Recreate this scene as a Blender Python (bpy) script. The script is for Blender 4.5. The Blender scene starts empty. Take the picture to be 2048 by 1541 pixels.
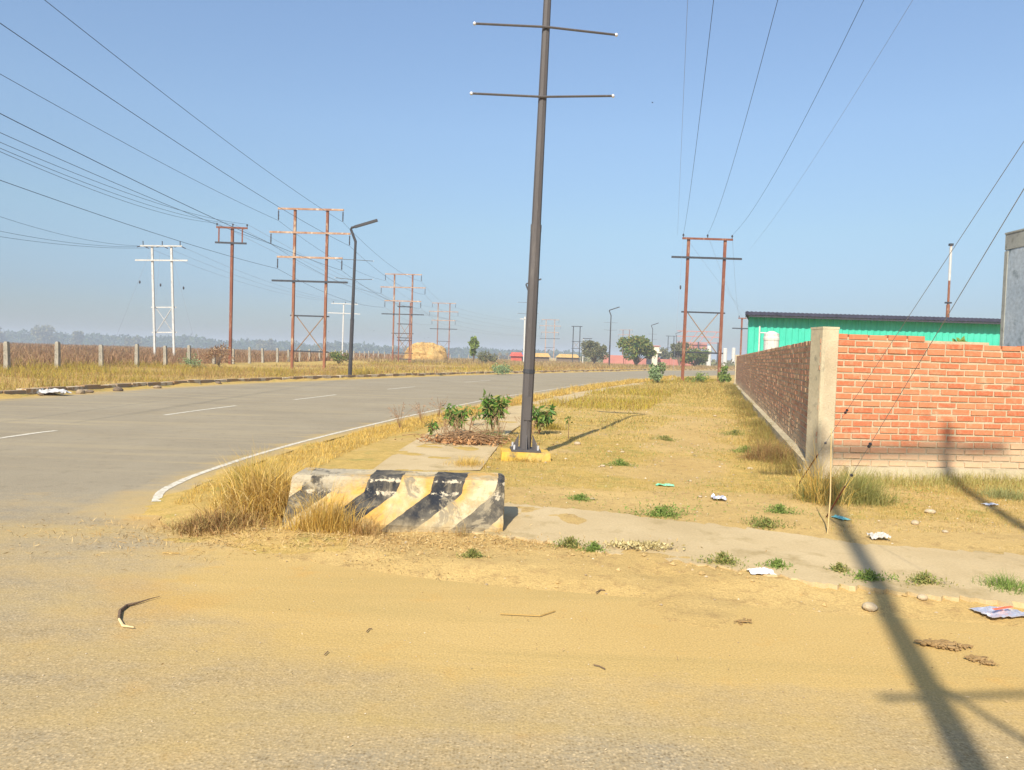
import bpy, bmesh, math, random
import numpy as np
from mathutils import Vector, Matrix, Euler
R = math.radians
random.seed(7); RNG = np.random.default_rng(7)
C = bpy.context.scene.collection
# ------------------------------------------------------------------ camera, world, sun, exposure
CAM = Vector((0, 0, 1.55)); F = 1500.0
PITCH, ROLL = 2.3, 1.7
Rm = Matrix.Rotation(R(90 - PITCH), 3, 'X') @ Matrix.Rotation(R(ROLL), 3, 'Z')
cd = bpy.data.cameras.new('camera'); cam = bpy.data.objects.new('camera', cd); C.objects.link(cam)
cam.matrix_world = Matrix.Translation(CAM) @ Rm.to_4x4()
cd.sensor_width = 36; cd.lens = 36 * F / 2048; cd.clip_start = .05; cd.clip_end = 9000
bpy.context.scene.camera = cam
SUN_EL, SUN_AZ = 40.0, 180 + 17.6
w = bpy.data.worlds.new('World'); bpy.context.scene.world = w; w.use_nodes = True
nt = w.node_tree; bg = nt.nodes['Background']; sk = nt.nodes.new('ShaderNodeTexSky')
sk.sky_type = 'NISHITA'; sk.sun_disc = False; sk.sun_elevation = R(SUN_EL); sk.sun_rotation = R(SUN_AZ)
sk.air_density = 1.0; sk.dust_density = .8; sk.ozone_density = 1.5; sk.altitude = 100
tc = nt.nodes.new('ShaderNodeTexCoord'); sx_ = nt.nodes.new('ShaderNodeSeparateXYZ'); nt.links.new(tc.outputs['Generated'], sx_.inputs[0])
cr_ = nt.nodes.new('ShaderNodeValToRGB'); e_ = cr_.color_ramp.elements; nt.links.new(sx_.outputs['Z'], cr_.inputs[0])
e_[0].position = 0; e_[0].color = (.31, .34, .43, 1); e_[1].position = .45; e_[1].color = (.965, .97, .975, 1)
for p_, c_ in ((.07, (.40, .435, .52)), (.16, (.61, .63, .62)), (.28, (.82, .825, .81))): x_ = e_.new(p_); x_.color = (*c_, 1)
mx_ = nt.nodes.new('ShaderNodeMix'); mx_.data_type = 'RGBA'; mx_.blend_type = 'MULTIPLY'; mx_.inputs[0].default_value = 1
nt.links.new(sk.outputs[0], mx_.inputs[6]); nt.links.new(cr_.outputs[0], mx_.inputs[7]); nt.links.new(mx_.outputs[2], bg.inputs[0]); bg.inputs[1].default_value = .15
sl = bpy.data.lights.new('sun', 'SUN'); so = bpy.data.objects.new('sun', sl); C.objects.link(so)
sl.energy = 5.0; sl.angle = R(.55); sl.color = (1, .93, .8)
sd = Vector((math.sin(R(SUN_AZ)) * math.cos(R(SUN_EL)), math.cos(R(SUN_AZ)) * math.cos(R(SUN_EL)), math.sin(R(SUN_EL))))
so.rotation_euler = sd.to_track_quat('Z', 'Y').to_euler(); so.location = (-5, -20, 30)
vs = bpy.context.scene.view_settings; vs.view_transform = 'Standard'; vs.look = 'None'; vs.exposure = .44; vs.gamma = 1

# ------------------------------------------------------------------ helpers
def ray(px, py):
    return Rm @ Vector((px - 1024, -(py - 770.5), -F)).normalized()
def G(px, py, z=0.0):                       # where that sight line meets the level z
    d = ray(px, py); t = (z - CAM.z) / d.z; return CAM + d * t
def D(px, py, y):                           # point of the sight line at depth y
    d = ray(px, py); return CAM + d * (y / d.y)
def ss(t): t = np.clip(t, 0, 1); return t * t * (3 - 2 * t)
def _h(i, j, s):
    n = (i * 374761393 + j * 668265263 + s * 974634777) & 0xffffffff
    n = ((n ^ (n >> 13)) * 1274126177) & 0xffffffff
    return ((n ^ (n >> 16)) & 0xffff) / 65535.0
def vn(x, y, s=0):
    x = np.asarray(x, float); y = np.asarray(y, float)
    i = np.floor(x).astype(np.int64); j = np.floor(y).astype(np.int64); u = ss(x - i); v = ss(y - j)
    a, b, c, d = _h(i, j, s), _h(i + 1, j, s), _h(i, j + 1, s), _h(i + 1, j + 1, s)
    return a + (b - a) * u + (c - a) * v + (a - b - c + d) * u * v
def fbm(x, y, s=0, o=4):
    r = 0; a = .5; t = 0
    for k in range(o):
        r = r + a * vn(x * 2 ** k, y * 2 ** k, s + k); t += a; a *= .5
    return r / t
def mesh_np(name, verts, faces, mats, parent=None, smooth=False, midx=None):
    me = bpy.data.meshes.new(name)
    me.from_pydata(verts if isinstance(verts, list) else verts.tolist(), [], faces if isinstance(faces, list) else faces.tolist())
    ms = mats if isinstance(mats, (list, tuple)) else [mats]
    for m in ms: me.materials.append(m)
    if midx is not None: me.polygons.foreach_set('material_index', midx)
    if smooth: me.polygons.foreach_set('use_smooth', [True] * len(me.polygons))
    o = bpy.data.objects.new(name, me); C.objects.link(o)
    if parent: o.parent = parent
    return o
def tag(o, label=None, cat=None, group=None, kind=None):
    if label: o['label'] = label
    if cat: o['category'] = cat
    if group: o['group'] = group
    if kind: o['kind'] = kind
    return o
def thing(name, label, cat, loc, rz=0, group=None, rx=0, ry=0):
    o = bpy.data.objects.new(name, None); C.objects.link(o); o.empty_display_size = .2
    o.location = loc; o.rotation_euler = (rx, ry, rz); return tag(o, label, cat, group)
def copy_tree(o, parent=None):
    c = o.copy(); C.objects.link(c); c.parent = parent
    for ch in list(o.children): copy_tree(ch, c)
    return c
class MB:
    def __init__(s): s.v = []; s.f = []; s.m = []
    def box(s, c, d, rot=None, m=0, taper=1.0):
        n = len(s.v); c = Vector(c)
        for z in (-1, 1):
            k = taper if z > 0 else 1
            for x, y in ((-1, -1), (1, -1), (1, 1), (-1, 1)):
                p = Vector((x * d[0] / 2 * k, y * d[1] / 2 * k, z * d[2] / 2))
                if rot is not None: p = rot @ p
                s.v.append(tuple(c + p))
        for f in ((3, 2, 1, 0), (4, 5, 6, 7), (0, 1, 5, 4), (1, 2, 6, 5), (2, 3, 7, 6), (3, 0, 4, 7)):
            s.f.append(tuple(n + i for i in f)); s.m.append(m)
        return s
    def bar(s, a, b, wd, hd, m=0):
        a = Vector(a); b = Vector(b); d = b - a
        return s.box((a + b) / 2, (wd, hd, d.length), d.to_track_quat('Z', 'Y').to_matrix(), m)
    def tube(s, pts, rs, n=8, m=0, cap=True):
        pts = [Vector(p) for p in pts]
        if not isinstance(rs, (list, tuple)): rs = [rs] * len(pts)
        base = len(s.v); up = None
        for i, p in enumerate(pts):
            t = (pts[min(i + 1, len(pts) - 1)] - pts[max(i - 1, 0)]).normalized()
            if up is None: up = Vector((1, 0, 0)) if abs(t.x) < .8 else Vector((0, 1, 0))
            a = (up - t * up.dot(t)).normalized(); b = t.cross(a); up = a
            for k in range(n):
                an = 2 * math.pi * k / n
                s.v.append(tuple(p + (a * math.cos(an) + b * math.sin(an)) * rs[i]))
        for i in range(len(pts) - 1):
            for k in range(n):
                q = base + i * n; s.f.append((q + k, q + (k + 1) % n, q + n + (k + 1) % n, q + n + k)); s.m.append(m)
        if cap:
            s.f.append(tuple(base + k for k in reversed(range(n)))); s.m.append(m)
            q = base + (len(pts) - 1) * n; s.f.append(tuple(q + k for k in range(n))); s.m.append(m)
        return s
    def ball(s, c, r, m=0, sq=(1, 1, 1), nz=6, n=8):
        pts = []; b = len(s.v)
        for i in range(1, nz):
            th = math.pi * i / nz
            for k in range(n):
                an = 2 * math.pi * k / n
                s.v.append((c[0] + r * sq[0] * math.sin(th) * math.cos(an), c[1] + r * sq[1] * math.sin(th) * math.sin(an), c[2] + r * sq[2] * math.cos(th)))
        t = len(s.v); s.v.append((c[0], c[1], c[2] + r * sq[2])); s.v.append((c[0], c[1], c[2] - r * sq[2]))
        for i in range(nz - 2):
            for k in range(n):
                q = b + i * n; s.f.append((q + n + k, q + n + (k + 1) % n, q + (k + 1) % n, q + k)); s.m.append(m)
        for k in range(n):
            s.f.append((t, b + k, b + (k + 1) % n)); s.m.append(m)
            q = b + (nz - 2) * n; s.f.append((t + 1, q + (k + 1) % n, q + k)); s.m.append(m)
        return s
    def build(s, name, mats, parent=None, smooth=False):
        o = mesh_np(name, s.v, s.f, mats, parent, smooth, s.m)
        if smooth:
            try: o.data.set_sharp_from_angle(angle=R(40))
            except Exception: pass
        return o

# ------------------------------------------------------------------ materials
class NT:
    def __init__(s, name):
        s.m = bpy.data.materials.new(name); s.m.use_nodes = True; s.t = s.m.node_tree
        s.b = s.t.nodes['Principled BSDF']; s.out = s.t.nodes['Material Output']
        s.b.inputs['Roughness'].default_value = .9; s.b.inputs['Specular IOR Level'].default_value = .25
    def n(s, typ, **kw):
        o = s.t.nodes.new(typ)
        for k, v in kw.items(): setattr(o, k, v)
        return o
    def l(s, a, b): s.t.links.new(a, b)
    def val(s, v, sock):
        if hasattr(v, 'is_output') or hasattr(v, 'node'): s.l(v, sock)
        else: sock.default_value = v
    def co(s, kind='Object'):
        return s.n('ShaderNodeTexCoord').outputs[kind]
    def noise(s, scale, detail=4, rough=.55, vec=None, dist=0):
        o = s.n('ShaderNodeTexNoise'); o.inputs['Scale'].default_value = scale; o.inputs['Detail'].default_value = detail
        o.inputs['Roughness'].default_value = rough; o.inputs['Distortion'].default_value = dist
        s.l(vec if vec is not None else s.co(), o.inputs['Vector']); return o.outputs['Fac']
    def ramp(s, f, lo, hi):
        o = s.n('ShaderNodeMapRange'); o.inputs['From Min'].default_value = lo; o.inputs['From Max'].default_value = hi
        o.clamp = True; s.val(f, o.inputs['Value']); return o.outputs[0]
    def mix(s, f, a, b, mode='MIX'):
        o = s.n('ShaderNodeMix', data_type='RGBA', blend_type=mode)
        s.val(f, o.inputs[0]); s.val(c4(a), o.inputs[6]); s.val(c4(b), o.inputs[7]); return o.outputs[2]
    def math(s, op, a, b=0.0, cl=False):
        o = s.n('ShaderNodeMath', operation=op, use_clamp=cl); s.val(a, o.inputs[0]); s.val(b, o.inputs[1]); return o.outputs[0]
    def attr(s, name): return s.n('ShaderNodeAttribute', attribute_name=name).outputs['Fac']
    def col(s, c): s.val(c4(c), s.b.inputs['Base Color'])
    def bump(s, h, st=.3, dist=.01):
        o = s.n('ShaderNodeBump'); o.inputs['Strength'].default_value = st; o.inputs['Distance'].default_value = dist
        s.l(h, o.inputs['Height']); s.l(o.outputs[0], s.b.inputs['Normal'])
    def island(s): return s.n('ShaderNodeNewGeometry').outputs['Random Per Island']
def c4(c): return (*c, 1) if isinstance(c, tuple) and len(c) == 3 else c
def noisy(name, a, b, scale=3, c=None, rough=.9, bump=.3, fine=40, fineamt=.25, stretch=None, spec=.25, metal=0):
    M = NT(name); v = M.co()
    if stretch:
        mp = M.n('ShaderNodeMapping'); mp.inputs['Scale'].default_value = stretch; M.l(v, mp.inputs[0]); v = mp.outputs[0]
    k = M.mix(M.ramp(M.noise(scale, 5, .6, v), .35, .65), a, b)
    if c: k = M.mix(M.ramp(M.noise(scale * 2.3, 5, .65, v), .55, .68), k, c)
    fn = M.noise(fine, 4, .6, v)
    k = M.mix(fineamt, k, M.mix(fn, (0, 0, 0), (1, 1, 1)), 'OVERLAY')
    M.col(k); M.b.inputs['Roughness'].default_value = rough; M.b.inputs['Specular IOR Level'].default_value = spec
    M.b.inputs['Metallic'].default_value = metal
    if bump: M.bump(fn, bump, .01)
    return M.m
def leafy(name, cols, trans=.3, rough=.75):
    M = NT(name); r = M.island(); k = cols[0]
    cr = M.n('ShaderNodeValToRGB'); cr.color_ramp.interpolation = 'LINEAR'
    e = cr.color_ramp.elements; e[0].color = (*cols[0], 1); e[1].color = (*cols[-1], 1)
    for i, c in enumerate(cols[1:-1]): x = e.new((i + 1) / (len(cols) - 1)); x.color = (*c, 1)
    M.l(r, cr.inputs[0])
    k = cr.outputs[0]; M.col(k); M.b.inputs['Roughness'].default_value = rough; M.b.inputs['Specular IOR Level'].default_value = .2
    if trans:
        t = M.n('ShaderNodeBsdfTranslucent'); M.l(k, t.inputs[0]); mx = M.n('ShaderNodeMixShader'); mx.inputs[0].default_value = trans
        M.l(M.b.outputs[0], mx.inputs[1]); M.l(t.outputs[0], mx.inputs[2]); M.l(mx.outputs[0], M.out.inputs[0])
    return M.m

# ground: sand / trodden soil / dry-grass litter / far river sand by attributes
def ground_mat():
    M = NT('ground'); v = M.co(); g = M.attr('grass'); fr = M.attr('far'); br = M.attr('brown')
    n1 = M.noise(.7, 6, .6, v); n2 = M.noise(9, 5, .65, v); n3 = M.noise(70, 4, .7, v)
    sand = M.mix(M.ramp(n1, .3, .7), (.485, .325, .12), (.55, .385, .155))
    sand = M.mix(M.ramp(n2, .52, .75), sand, (.36, .23, .095))
    straw = M.mix(M.ramp(n2, .3, .7), (.56, .38, .12), (.42, .29, .09))
    straw = M.mix(M.ramp(M.noise(2.2, 4, .6, v), .55, .72), straw, (.30, .27, .08))
    gf = M.ramp(M.math('ADD', g, M.math('MULTIPLY', M.math('SUBTRACT', n2, .5), .9)), .3, .62)
    k = M.mix(gf, sand, straw)
    k = M.mix(br, k, M.mix(M.ramp(n2, .3, .7), (.20, .12, .055), (.13, .085, .04)))
    fs = M.mix(M.ramp(M.noise(.012, 5, .6, v), .4, .6), (.42, .33, .24), (.22, .18, .12))
    k = M.mix(fr, k, fs)
    k = M.mix(.35, k, M.mix(M.ramp(n3, .2, .8), (0, 0, 0), (1, 1, 1)), 'OVERLAY')
    M.col(k); M.b.inputs['Roughness'].default_value = 1; M.b.inputs['Specular IOR Level'].default_value = .05
    M.bump(M.math('ADD', M.math('MULTIPLY', n2, 1.5), n3), .55, .02); return M.m
def road_mat():
    M = NT('road'); v = M.co(); du = M.attr('dust')
    n1 = M.noise(.45, 6, .6, v); n2 = M.noise(5, 6, .65, v)
    vo = M.n('ShaderNodeTexVoronoi'); vo.inputs['Scale'].default_value = 70; M.l(v, vo.inputs['Vector'])
    st = M.n('ShaderNodeSeparateColor'); M.l(vo.outputs['Color'], st.inputs[0])
    asp = M.mix(M.ramp(n1, .3, .7), (.265, .22, .15), (.325, .275, .19))
    asp = M.mix(M.ramp(n2, .55, .75), asp, (.225, .185, .125))
    chips = M.mix(st.outputs[0], (.12, .085, .045), (.60, .46, .27))
    asp = M.mix(M.math('MULTIPLY', M.ramp(vo.outputs['Distance'], .7, .25), M.math('MULTIPLY', M.attr('grain'), .8)), asp, chips)
    sand = M.mix(M.ramp(n1, .3, .7), (.485, .325, .115), (.54, .375, .145))
    sand = M.mix(M.ramp(M.noise(2.6, 5, .6, v), .58, .74), sand, (.52, .32, .10))
    mp = M.n('ShaderNodeMapping'); mp.inputs['Scale'].default_value = (.16, 1.7, 1); mp.inputs['Rotation'].default_value = (0, 0, R(-9)); M.l(v, mp.inputs[0])
    trk = M.noise(1.1, 6, .62, mp.outputs[0], .6)
    sand = M.mix(M.ramp(trk, .46, .66), sand, (.44, .31, .115)); asp = M.mix(M.math('MULTIPLY', M.ramp(trk, .5, .66), .5), asp, (.40, .32, .19))
    n4 = M.noise(.55, 2, .5, v); sand = M.mix(M.math('MULTIPLY', M.ramp(n4, .60, .68), .7), sand, (.50, .29, .08))
    du = M.math('ADD', du, M.math('MULTIPLY', M.math('SUBTRACT', trk, .5), .9))
    f = M.ramp(M.math('ADD', du, M.math('MULTIPLY', M.math('SUBTRACT', M.noise(1.3, 7, .7, v), .5), .9)), .2, .8)
    k = M.mix(f, asp, sand)
    k = M.mix(M.math('MULTIPLY', M.math('MULTIPLY', M.ramp(vo.outputs['Distance'], .6, .2), M.attr('grain')), M.math('SUBTRACT', .34, M.math('MULTIPLY', f, .2))), k, chips)
    n3 = M.noise(90, 3, .7, v)
    k = M.mix(.35, k, M.mix(M.ramp(n3, .2, .8), (0, 0, 0), (1, 1, 1)), 'OVERLAY')
    M.col(k); M.b.inputs['Roughness'].default_value = .95; M.b.inputs['Specular IOR Level'].default_value = .1
    M.bump(M.math('ADD', vo.outputs['Distance'], M.math('MULTIPLY', trk, 2.5)), .3, .005); return M.m
MG, MR = ground_mat(), road_mat()
M_conc = noisy('concrete', (.42, .36, .23), (.52, .44, .29), 1.5, (.30, .25, .15), fine=60)
M_path = noisy('path_concrete', (.47, .35, .18), (.55, .42, .23), 1.1, (.38, .28, .13), fine=50)
M_post = noisy('fence_concrete', (.38, .335, .26), (.27, .24, .18), 4, (.14, .12, .10), fine=30)
M_cpost = noisy('corner_concrete', (.56, .48, .32), (.45, .385, .25), 2.5, (.30, .26, .18), fine=45, bump=.6)
M_rust = noisy('rust', (.17, .055, .03), (.24, .09, .045), 3, (.32, .19, .12), fine=25, stretch=(1, 1, .25))
M_rustp = noisy('rust_paint', (.20, .07, .035), (.28, .12, .06), 1.5, (.50, .38, .26), fine=20, stretch=(1, 1, .3))
M_arm = noisy('rust_arm', (.48, .33, .22), (.30, .15, .09), 1.6, (.62, .50, .38), fine=20)
M_dark = noisy('dark_steel', (.035, .04, .05), (.055, .055, .06), 5, rough=.6)
M_white = noisy('white_paint', (.60, .58, .54), (.52, .50, .45), 4, (.42, .37, .30), rough=.7)
M_lamp = noisy('lamp_paint', (.082, .073, .070), (.102, .09, .085), 4, (.13, .115, .105), rough=.6, fineamt=.12, bump=.05, stretch=(1, 1, .2))
M_lampd = noisy('lamp_paint_haze_dark', (.045, .042, .045), (.06, .055, .055), 4, rough=.6, fineamt=.1, bump=0)  # same lamp paint for the far lamps, colour darkened for haze and exposure
M_ball = noisy('ball_metal', (.75, .75, .78), (.65, .66, .7), 8, rough=.3, metal=.4)
M_wire = noisy('wire', (.03, .045, .075), (.045, .06, .09), 5, rough=.6, bump=0)
M_wire2 = noisy('aluminium_wire', (.24, .26, .30), (.3, .32, .36), 5, rough=.5, bump=0)
M_ins = noisy('insulator', (.05, .05, .06), (.08, .07, .07), 9, rough=.35)
M_green = noisy('green_sheet', (.045, .44, .30), (.07, .50, .36), 1.2, rough=.5, fineamt=.1)
M_roof = noisy('roof_edge', (.03, .03, .05), (.05, .05, .08), 3, rough=.6)
M_plas = noisy('blue_plaster', (.34, .40, .45), (.42, .47, .50), 1.4, (.16, .20, .21), fine=14, fineamt=.5)
M_gcon = noisy('grey_concrete', (.36, .36, .31), (.28, .28, .25), 3, (.20, .20, .17), fine=20)
M_bark = noisy('bark', (.13, .09, .06), (.2, .15, .1), 12)
M_twig = noisy('dry_twig', (.24, .14, .07), (.33, .2, .1), 12)
M_redp = noisy('red_plaster', (.42, .16, .13), (.50, .22, .17), .3, fine=8)
M_cream = noisy('cream_plaster', (.62, .55, .42), (.70, .62, .48), 2)
M_straw = noisy('straw', (.55, .36, .13), (.45, .28, .09), 1.5, fine=14, fineamt=.6, bump=1)

# ------------------------------------------------------------------ layout curves
def spline(pts, n=10):
    P = [np.array(p, float) for p in pts]; P = [2 * P[0] - P[1]] + P + [2 * P[-1] - P[-2]]; out = []
    for i in range(1, len(P) - 2):
        for k in range(n):
            t = k / n; a, b, c, d = P[i - 1:i + 3]
            out.append(.5 * ((2 * b) + (c - a) * t + (2 * a - 5 * b + 4 * c - d) * t * t + (3 * b - a - 3 * c + d) * t ** 3))
    out.append(P[-2]); return np.array(out)
def gp(px, py, z=0): p = G(px, py, z); return (p.x, p.y)
LEFT = spline([(-17.5, -14), (-16.2, 0), (-15.0, 10), gp(0, 797), gp(400, 771), gp(700, 758.5), gp(1000, 748.5), gp(1220, 743.5), gp(1330, 741), (45, 136), (90, 180), (170, 240)])
RIGHT = spline([(-3.1, 6.6), gp(345, 1003), gp(430, 957), gp(640, 885), gp(860, 832), gp(1000, 806), gp(1180, 775), gp(1300, 760.5), gp(1368, 754), (40, 106), (82, 145), (160, 205)])
SIDE = np.array([(60, 1.5), (25, 3.1), (8, 3.9), (4, 4.35), (1.5, 4.7), (-.3, 5.0), (-1.6, 5.45), (-2.6, 6.0)])
POLY = np.vstack([LEFT, RIGHT[::-1], SIDE[::-1], [(60, -14)]])
def pdist(x, y, P, closed=True):
    x = np.asarray(x, float); y = np.asarray(y, float); best = np.full(x.shape, 1e18); ins = np.zeros(x.shape, bool)
    n = len(P); m = n if closed else n - 1
    for i in range(m):
        ax, ay = P[i]; bx, by = P[(i + 1) % n]; dx, dy = bx - ax, by - ay
        t = np.clip(((x - ax) * dx + (y - ay) * dy) / (dx * dx + dy * dy + 1e-12), 0, 1)
        best = np.minimum(best, (x - ax - t * dx) ** 2 + (y - ay - t * dy) ** 2)
        if closed:
            c = (ay > y) != (by > y); ins ^= c & (x < (bx - ax) * (y - ay) / (by - ay + 1e-12) + ax)
    d = np.sqrt(best); return np.where(ins, -d, d) if closed else d
W0 = np.array(gp(1629, 961)); W1 = np.array([13.7, 46.0])   # long brick wall line
def gheight(x, y, d=None):
    x = np.asarray(x, float); y = np.asarray(y, float)
    if d is None: d = pdist(x, y, POLY)
    ln = pdist(x, y, LEFT, False)
    isl = (d > 0) & (ln < 6 + 0 * d) & (ln <= d + .01)
    z = np.clip(d * .11 + (fbm(x * .9, y * 1.6, 3) - .5) * .14 + (fbm(x * 5, y * 7, 13) - .5) * .05, -.06, .045)
    z = np.where(d < -1.2, -.06, z)
    z = z + np.where(d > .25, 1, 0) * ss((d - .2) / .8) * ((fbm(x * .8, y * .8, 9) - .5) * .09 + (fbm(x * 5, y * 5, 5) - .5) * .025)
    z = z + np.where(isl, .11 * ss(d / .3), 0)
    z = z + .22 * ss((-x - 17 + y * .0) / 6) * ss(d / 3)
    # river plain beyond the field
    z = z - 5.5 * ss((y - 150) / 220) * ss((.02 * y - x) / 40) - 5.5 * ss((-x - 130) / 120) * ss((y - 20) / 60) * (1 - ss((y - 150) / 220))
    # dug soil ridge before the footpath
    return z
def gz(x, y): return float(gheight(np.array([x]), np.array([y]))[0])

# ------------------------------------------------------------------ ground sheet
def axis(segs):
    out = []
    for a, b, s in segs: out += list(np.arange(a, b - 1e-6, s))
    out.append(segs[-1][1]); return np.array(out)
xs = axis([(-3200, -600, 200), (-600, -200, 40), (-200, -60, 8), (-60, -25, 1.5), (-25, -8, .4), (-8, 9.5, .075), (9.5, 20, .3), (20, 60, 1.5), (60, 200, 10), (200, 600, 50), (600, 3200, 200)])
ys = axis([(-600, -50, 100), (-50, -5, 5), (-5, 1.5, .5), (1.5, 12, .075), (12, 24, .15), (24, 60, .5), (60, 160, 2.5), (160, 400, 12), (400, 1000, 50), (1000, 3200, 200)])
X, Y = np.meshgrid(xs, ys); X = X.ravel(); Y = Y.ravel()
d_ = pdist(X, Y, POLY); Z = gheight(X, Y, d_)
nx, ny = len(xs), len(ys)
I = (np.arange(ny - 1)[:, None] * nx + np.arange(nx - 1)[None, :]).ravel()
ground = mesh_np('ground', np.stack([X, Y, Z], 1), np.stack([I, I + 1, I + nx + 1, I + nx], 1), MG, smooth=True)
tag(ground, kind='structure')
# side footpath (footpath along the side road) outlines
FP_TOP = [gp(*p, .07) for p in ((770, 940), (1000, 1004), (1150, 1016), (1290, 1033), (1540, 1060), (1720, 1085), (2048, 1108), (2400, 1140))]
FP_BOT = [gp(*p, .07) for p in ((770, 1040), (1000, 1068), (1120, 1085), (1230, 1103), (1420, 1128), (1620, 1160), (2048, 1205), (2400, 1240))]
def grass_mask(x, y):
    w = (x - W0[0]) - (y - W0[1]) * (W1[0] - W0[0]) / (W1[1] - W0[1])      # metres right of the long wall
    m = ss((y - 7.9 - .12 * x) / .5) * .95
    cx = W0[0] - 1.9 + (y - W0[1]) * .26                                     # sandy track beside the wall
    m = m - .75 * np.exp(-((x - cx) / .9) ** 2) * ss((y - 7.5) / 2) * (1 - ss((y - 17) / 8))
    m = m - .3 * np.exp(-((x - 3) / 4) ** 2 - ((y - 24) / 4) ** 2)
    m = np.where((w > 0) & (y > 8), .6, m)
    m = np.where((w > 0) & (y > 7.2) & (y < 9.8), .62, m)
    m = np.maximum(m, np.where((x < -1.2) & (x > -4.2) & (y > 5.6), .8, 0))
    m = m + (fbm(x * 1.1, y * 1.1, 21) - .5) * 1.5 - .16
    return np.clip(m, 0, 1)
def setattr_f(o, name, a):
    at = o.data.attributes.new(name, 'FLOAT', 'POINT'); at.data.foreach_set('value', np.asarray(a, np.float32))
setattr_f(ground, 'grass', np.where(X < -12, .7, grass_mask(X, Y)))
setattr_f(ground, 'far', np.clip(ss((Y - 135) / 60) * ss((.03 * Y - X) / 30) + ss((-X - 120) / 60), 0, 1))
setattr_f(ground, 'brown', ss((-X - 21) / 3) * .9)

# ------------------------------------------------------------------ road sheet
xs2 = axis([(-20, -6, .5), (-6, 10, .2), (10, 61, 2)]); ys2 = axis([(-14, 0, 1), (0, 10, .2)])
def strip(name, A, B, z, mat, nw=12):
    v = []; f = []
    for i in range(len(A)):
        for k in range(nw + 1):
            t = k / nw; v.append((A[i][0] * (1 - t) + B[i][0] * t, A[i][1] * (1 - t) + B[i][1] * t, z))
    for i in range(len(A) - 1):
        for k in range(nw):
            q = i * (nw + 1) + k; f.append((q, q + 1, q + nw + 2, q + nw + 1))
    return mesh_np(name, v, f, mat)
def resample(P, n):
    P = np.asarray(P, float); s = np.r_[0, np.cumsum(np.hypot(*np.diff(P, axis=0).T))]
    t = np.linspace(0, 1, n) ** 1.0 * s[-1]; return np.stack([np.interp(t, s, P[:, 0]), np.interp(t, s, P[:, 1])], 1)
bm = bmesh.new()
gx, gy = np.meshgrid(np.arange(-20, 61, .5), np.arange(-14, 8.01, .5))
Rr = resample(RIGHT, 160)
Lr = []
for p in Rr:                                   # matching left-edge points
    k = np.argmin((LEFT[:, 0] - p[0]) ** 2 + (LEFT[:, 1] - p[1]) ** 2); Lr.append(LEFT[k])
L2 = resample(LEFT[LEFT[:, 1] >= 6.0], 160)
v = []; f = []
# main carriageway
nw = 14
for i in range(160):
    for k in range(nw + 1):
        t = k / nw; v.append((L2[i][0] * (1 - t) + Rr[i][0] * t, L2[i][1] * (1 - t) + Rr[i][1] * t, 0))
for i in range(159):
    for k in range(nw):
        q = i * (nw + 1) + k; f.append((q, q + 1, q + nw + 2, q + nw + 1))
# junction and side road: fan down from the first row of the carriageway and the side edge
front = [tuple(L2[0] * (1 - k / nw) + Rr[0] * k / nw) for k in range(nw + 1)] + [tuple(p) for p in SIDE[::-1]]
front = resample(front, 130); rows = 50; b0 = len(v)
for r_ in range(rows + 1):
    t = r_ / rows
    for p in front:
        x = p[0] * (1 - t) + (-17 + 77 * (p[0] + 17) / 77) * t; y = p[1] * (1 - t) + -14 * t; v.append((x, y, 0))
for r_ in range(rows):
    for k in range(129):
        q = b0 + r_ * 130 + k; f.append((q, q + 130, q + 131, q + 1))
road = mesh_np('road', v, f, MR); tag(road, kind='structure')
bmr = bmesh.new(); bmr.from_mesh(road.data); bmesh.ops.remove_doubles(bmr, verts=bmr.verts, dist=.0005); bmesh.ops.recalc_face_normals(bmr, faces=bmr.faces); bmr.to_mesh(road.data); bmr.free()
rv = np.array([tuple(q.co) for q in road.data.vertices]); dr = -pdist(rv[:, 0], rv[:, 1], POLY)
near = (rv[:, 1] < 7.5)
dd = np.where(near, ss((rv[:, 1] - 2.7 + .1 * rv[:, 0]) / 2.0) * ss((rv[:, 0] + 3.2) / 2.6) * .75 + .42, .0)
dd = np.maximum(dd, .30 * np.exp(-((rv[:, 1] - 4.6 - .05 * rv[:, 0]) / 1.1) ** 2) * near)
dd = np.maximum(dd, ss(1 - dr / .45) * .75); dd = np.maximum(dd, ss(1 - pdist(rv[:, 0], rv[:, 1], LEFT, False) / 1.6) * .5)
dd = np.where((rv[:, 0] > .5) & near, np.maximum(dd, .42), dd)
setattr_f(road, 'dust', dd); setattr_f(road, 'grain', np.clip(1.15 - (rv[:, 1] - 1) / 7.0, .15, .8) )

# painted lines
def line_mat():
    M = NT('road_paint'); v = M.co(); n = M.noise(14, 5, .7, v)
    M.col(M.mix(M.ramp(n, .44, .66), (.66, .60, .48), (.38, .32, .22))); return M.m
MP = line_mat()
def paint(pts, wd, lab):
    P = spline([gp(*p) for p in pts], 8); v = []; f = []
    for i, p in enumerate(P):
        t = P[min(i + 1, len(P) - 1)] - P[max(i - 1, 0)]; t = t / np.hypot(*t); nrm = np.array([-t[1], t[0]])
        ww = wd * (.9 + .2 * random.random())
        for s_ in (-.5, .5): q = p + nrm * ww * s_; v.append((q[0], q[1], .004))
    for i in range(len(P) - 1): f.append((2 * i, 2 * i + 1, 2 * i + 3, 2 * i + 2))
    o = mesh_np('road_marking', v, f, MP); tag(o, kind='structure'); return o
paint([(312, 1004), (322, 985), (352, 968), (405, 946), (520, 908), (640, 875), (760, 846), (862, 823), (990, 797), (1080, 783), (1180, 768), (1290, 757), (1380, 750)], .09, '')
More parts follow.
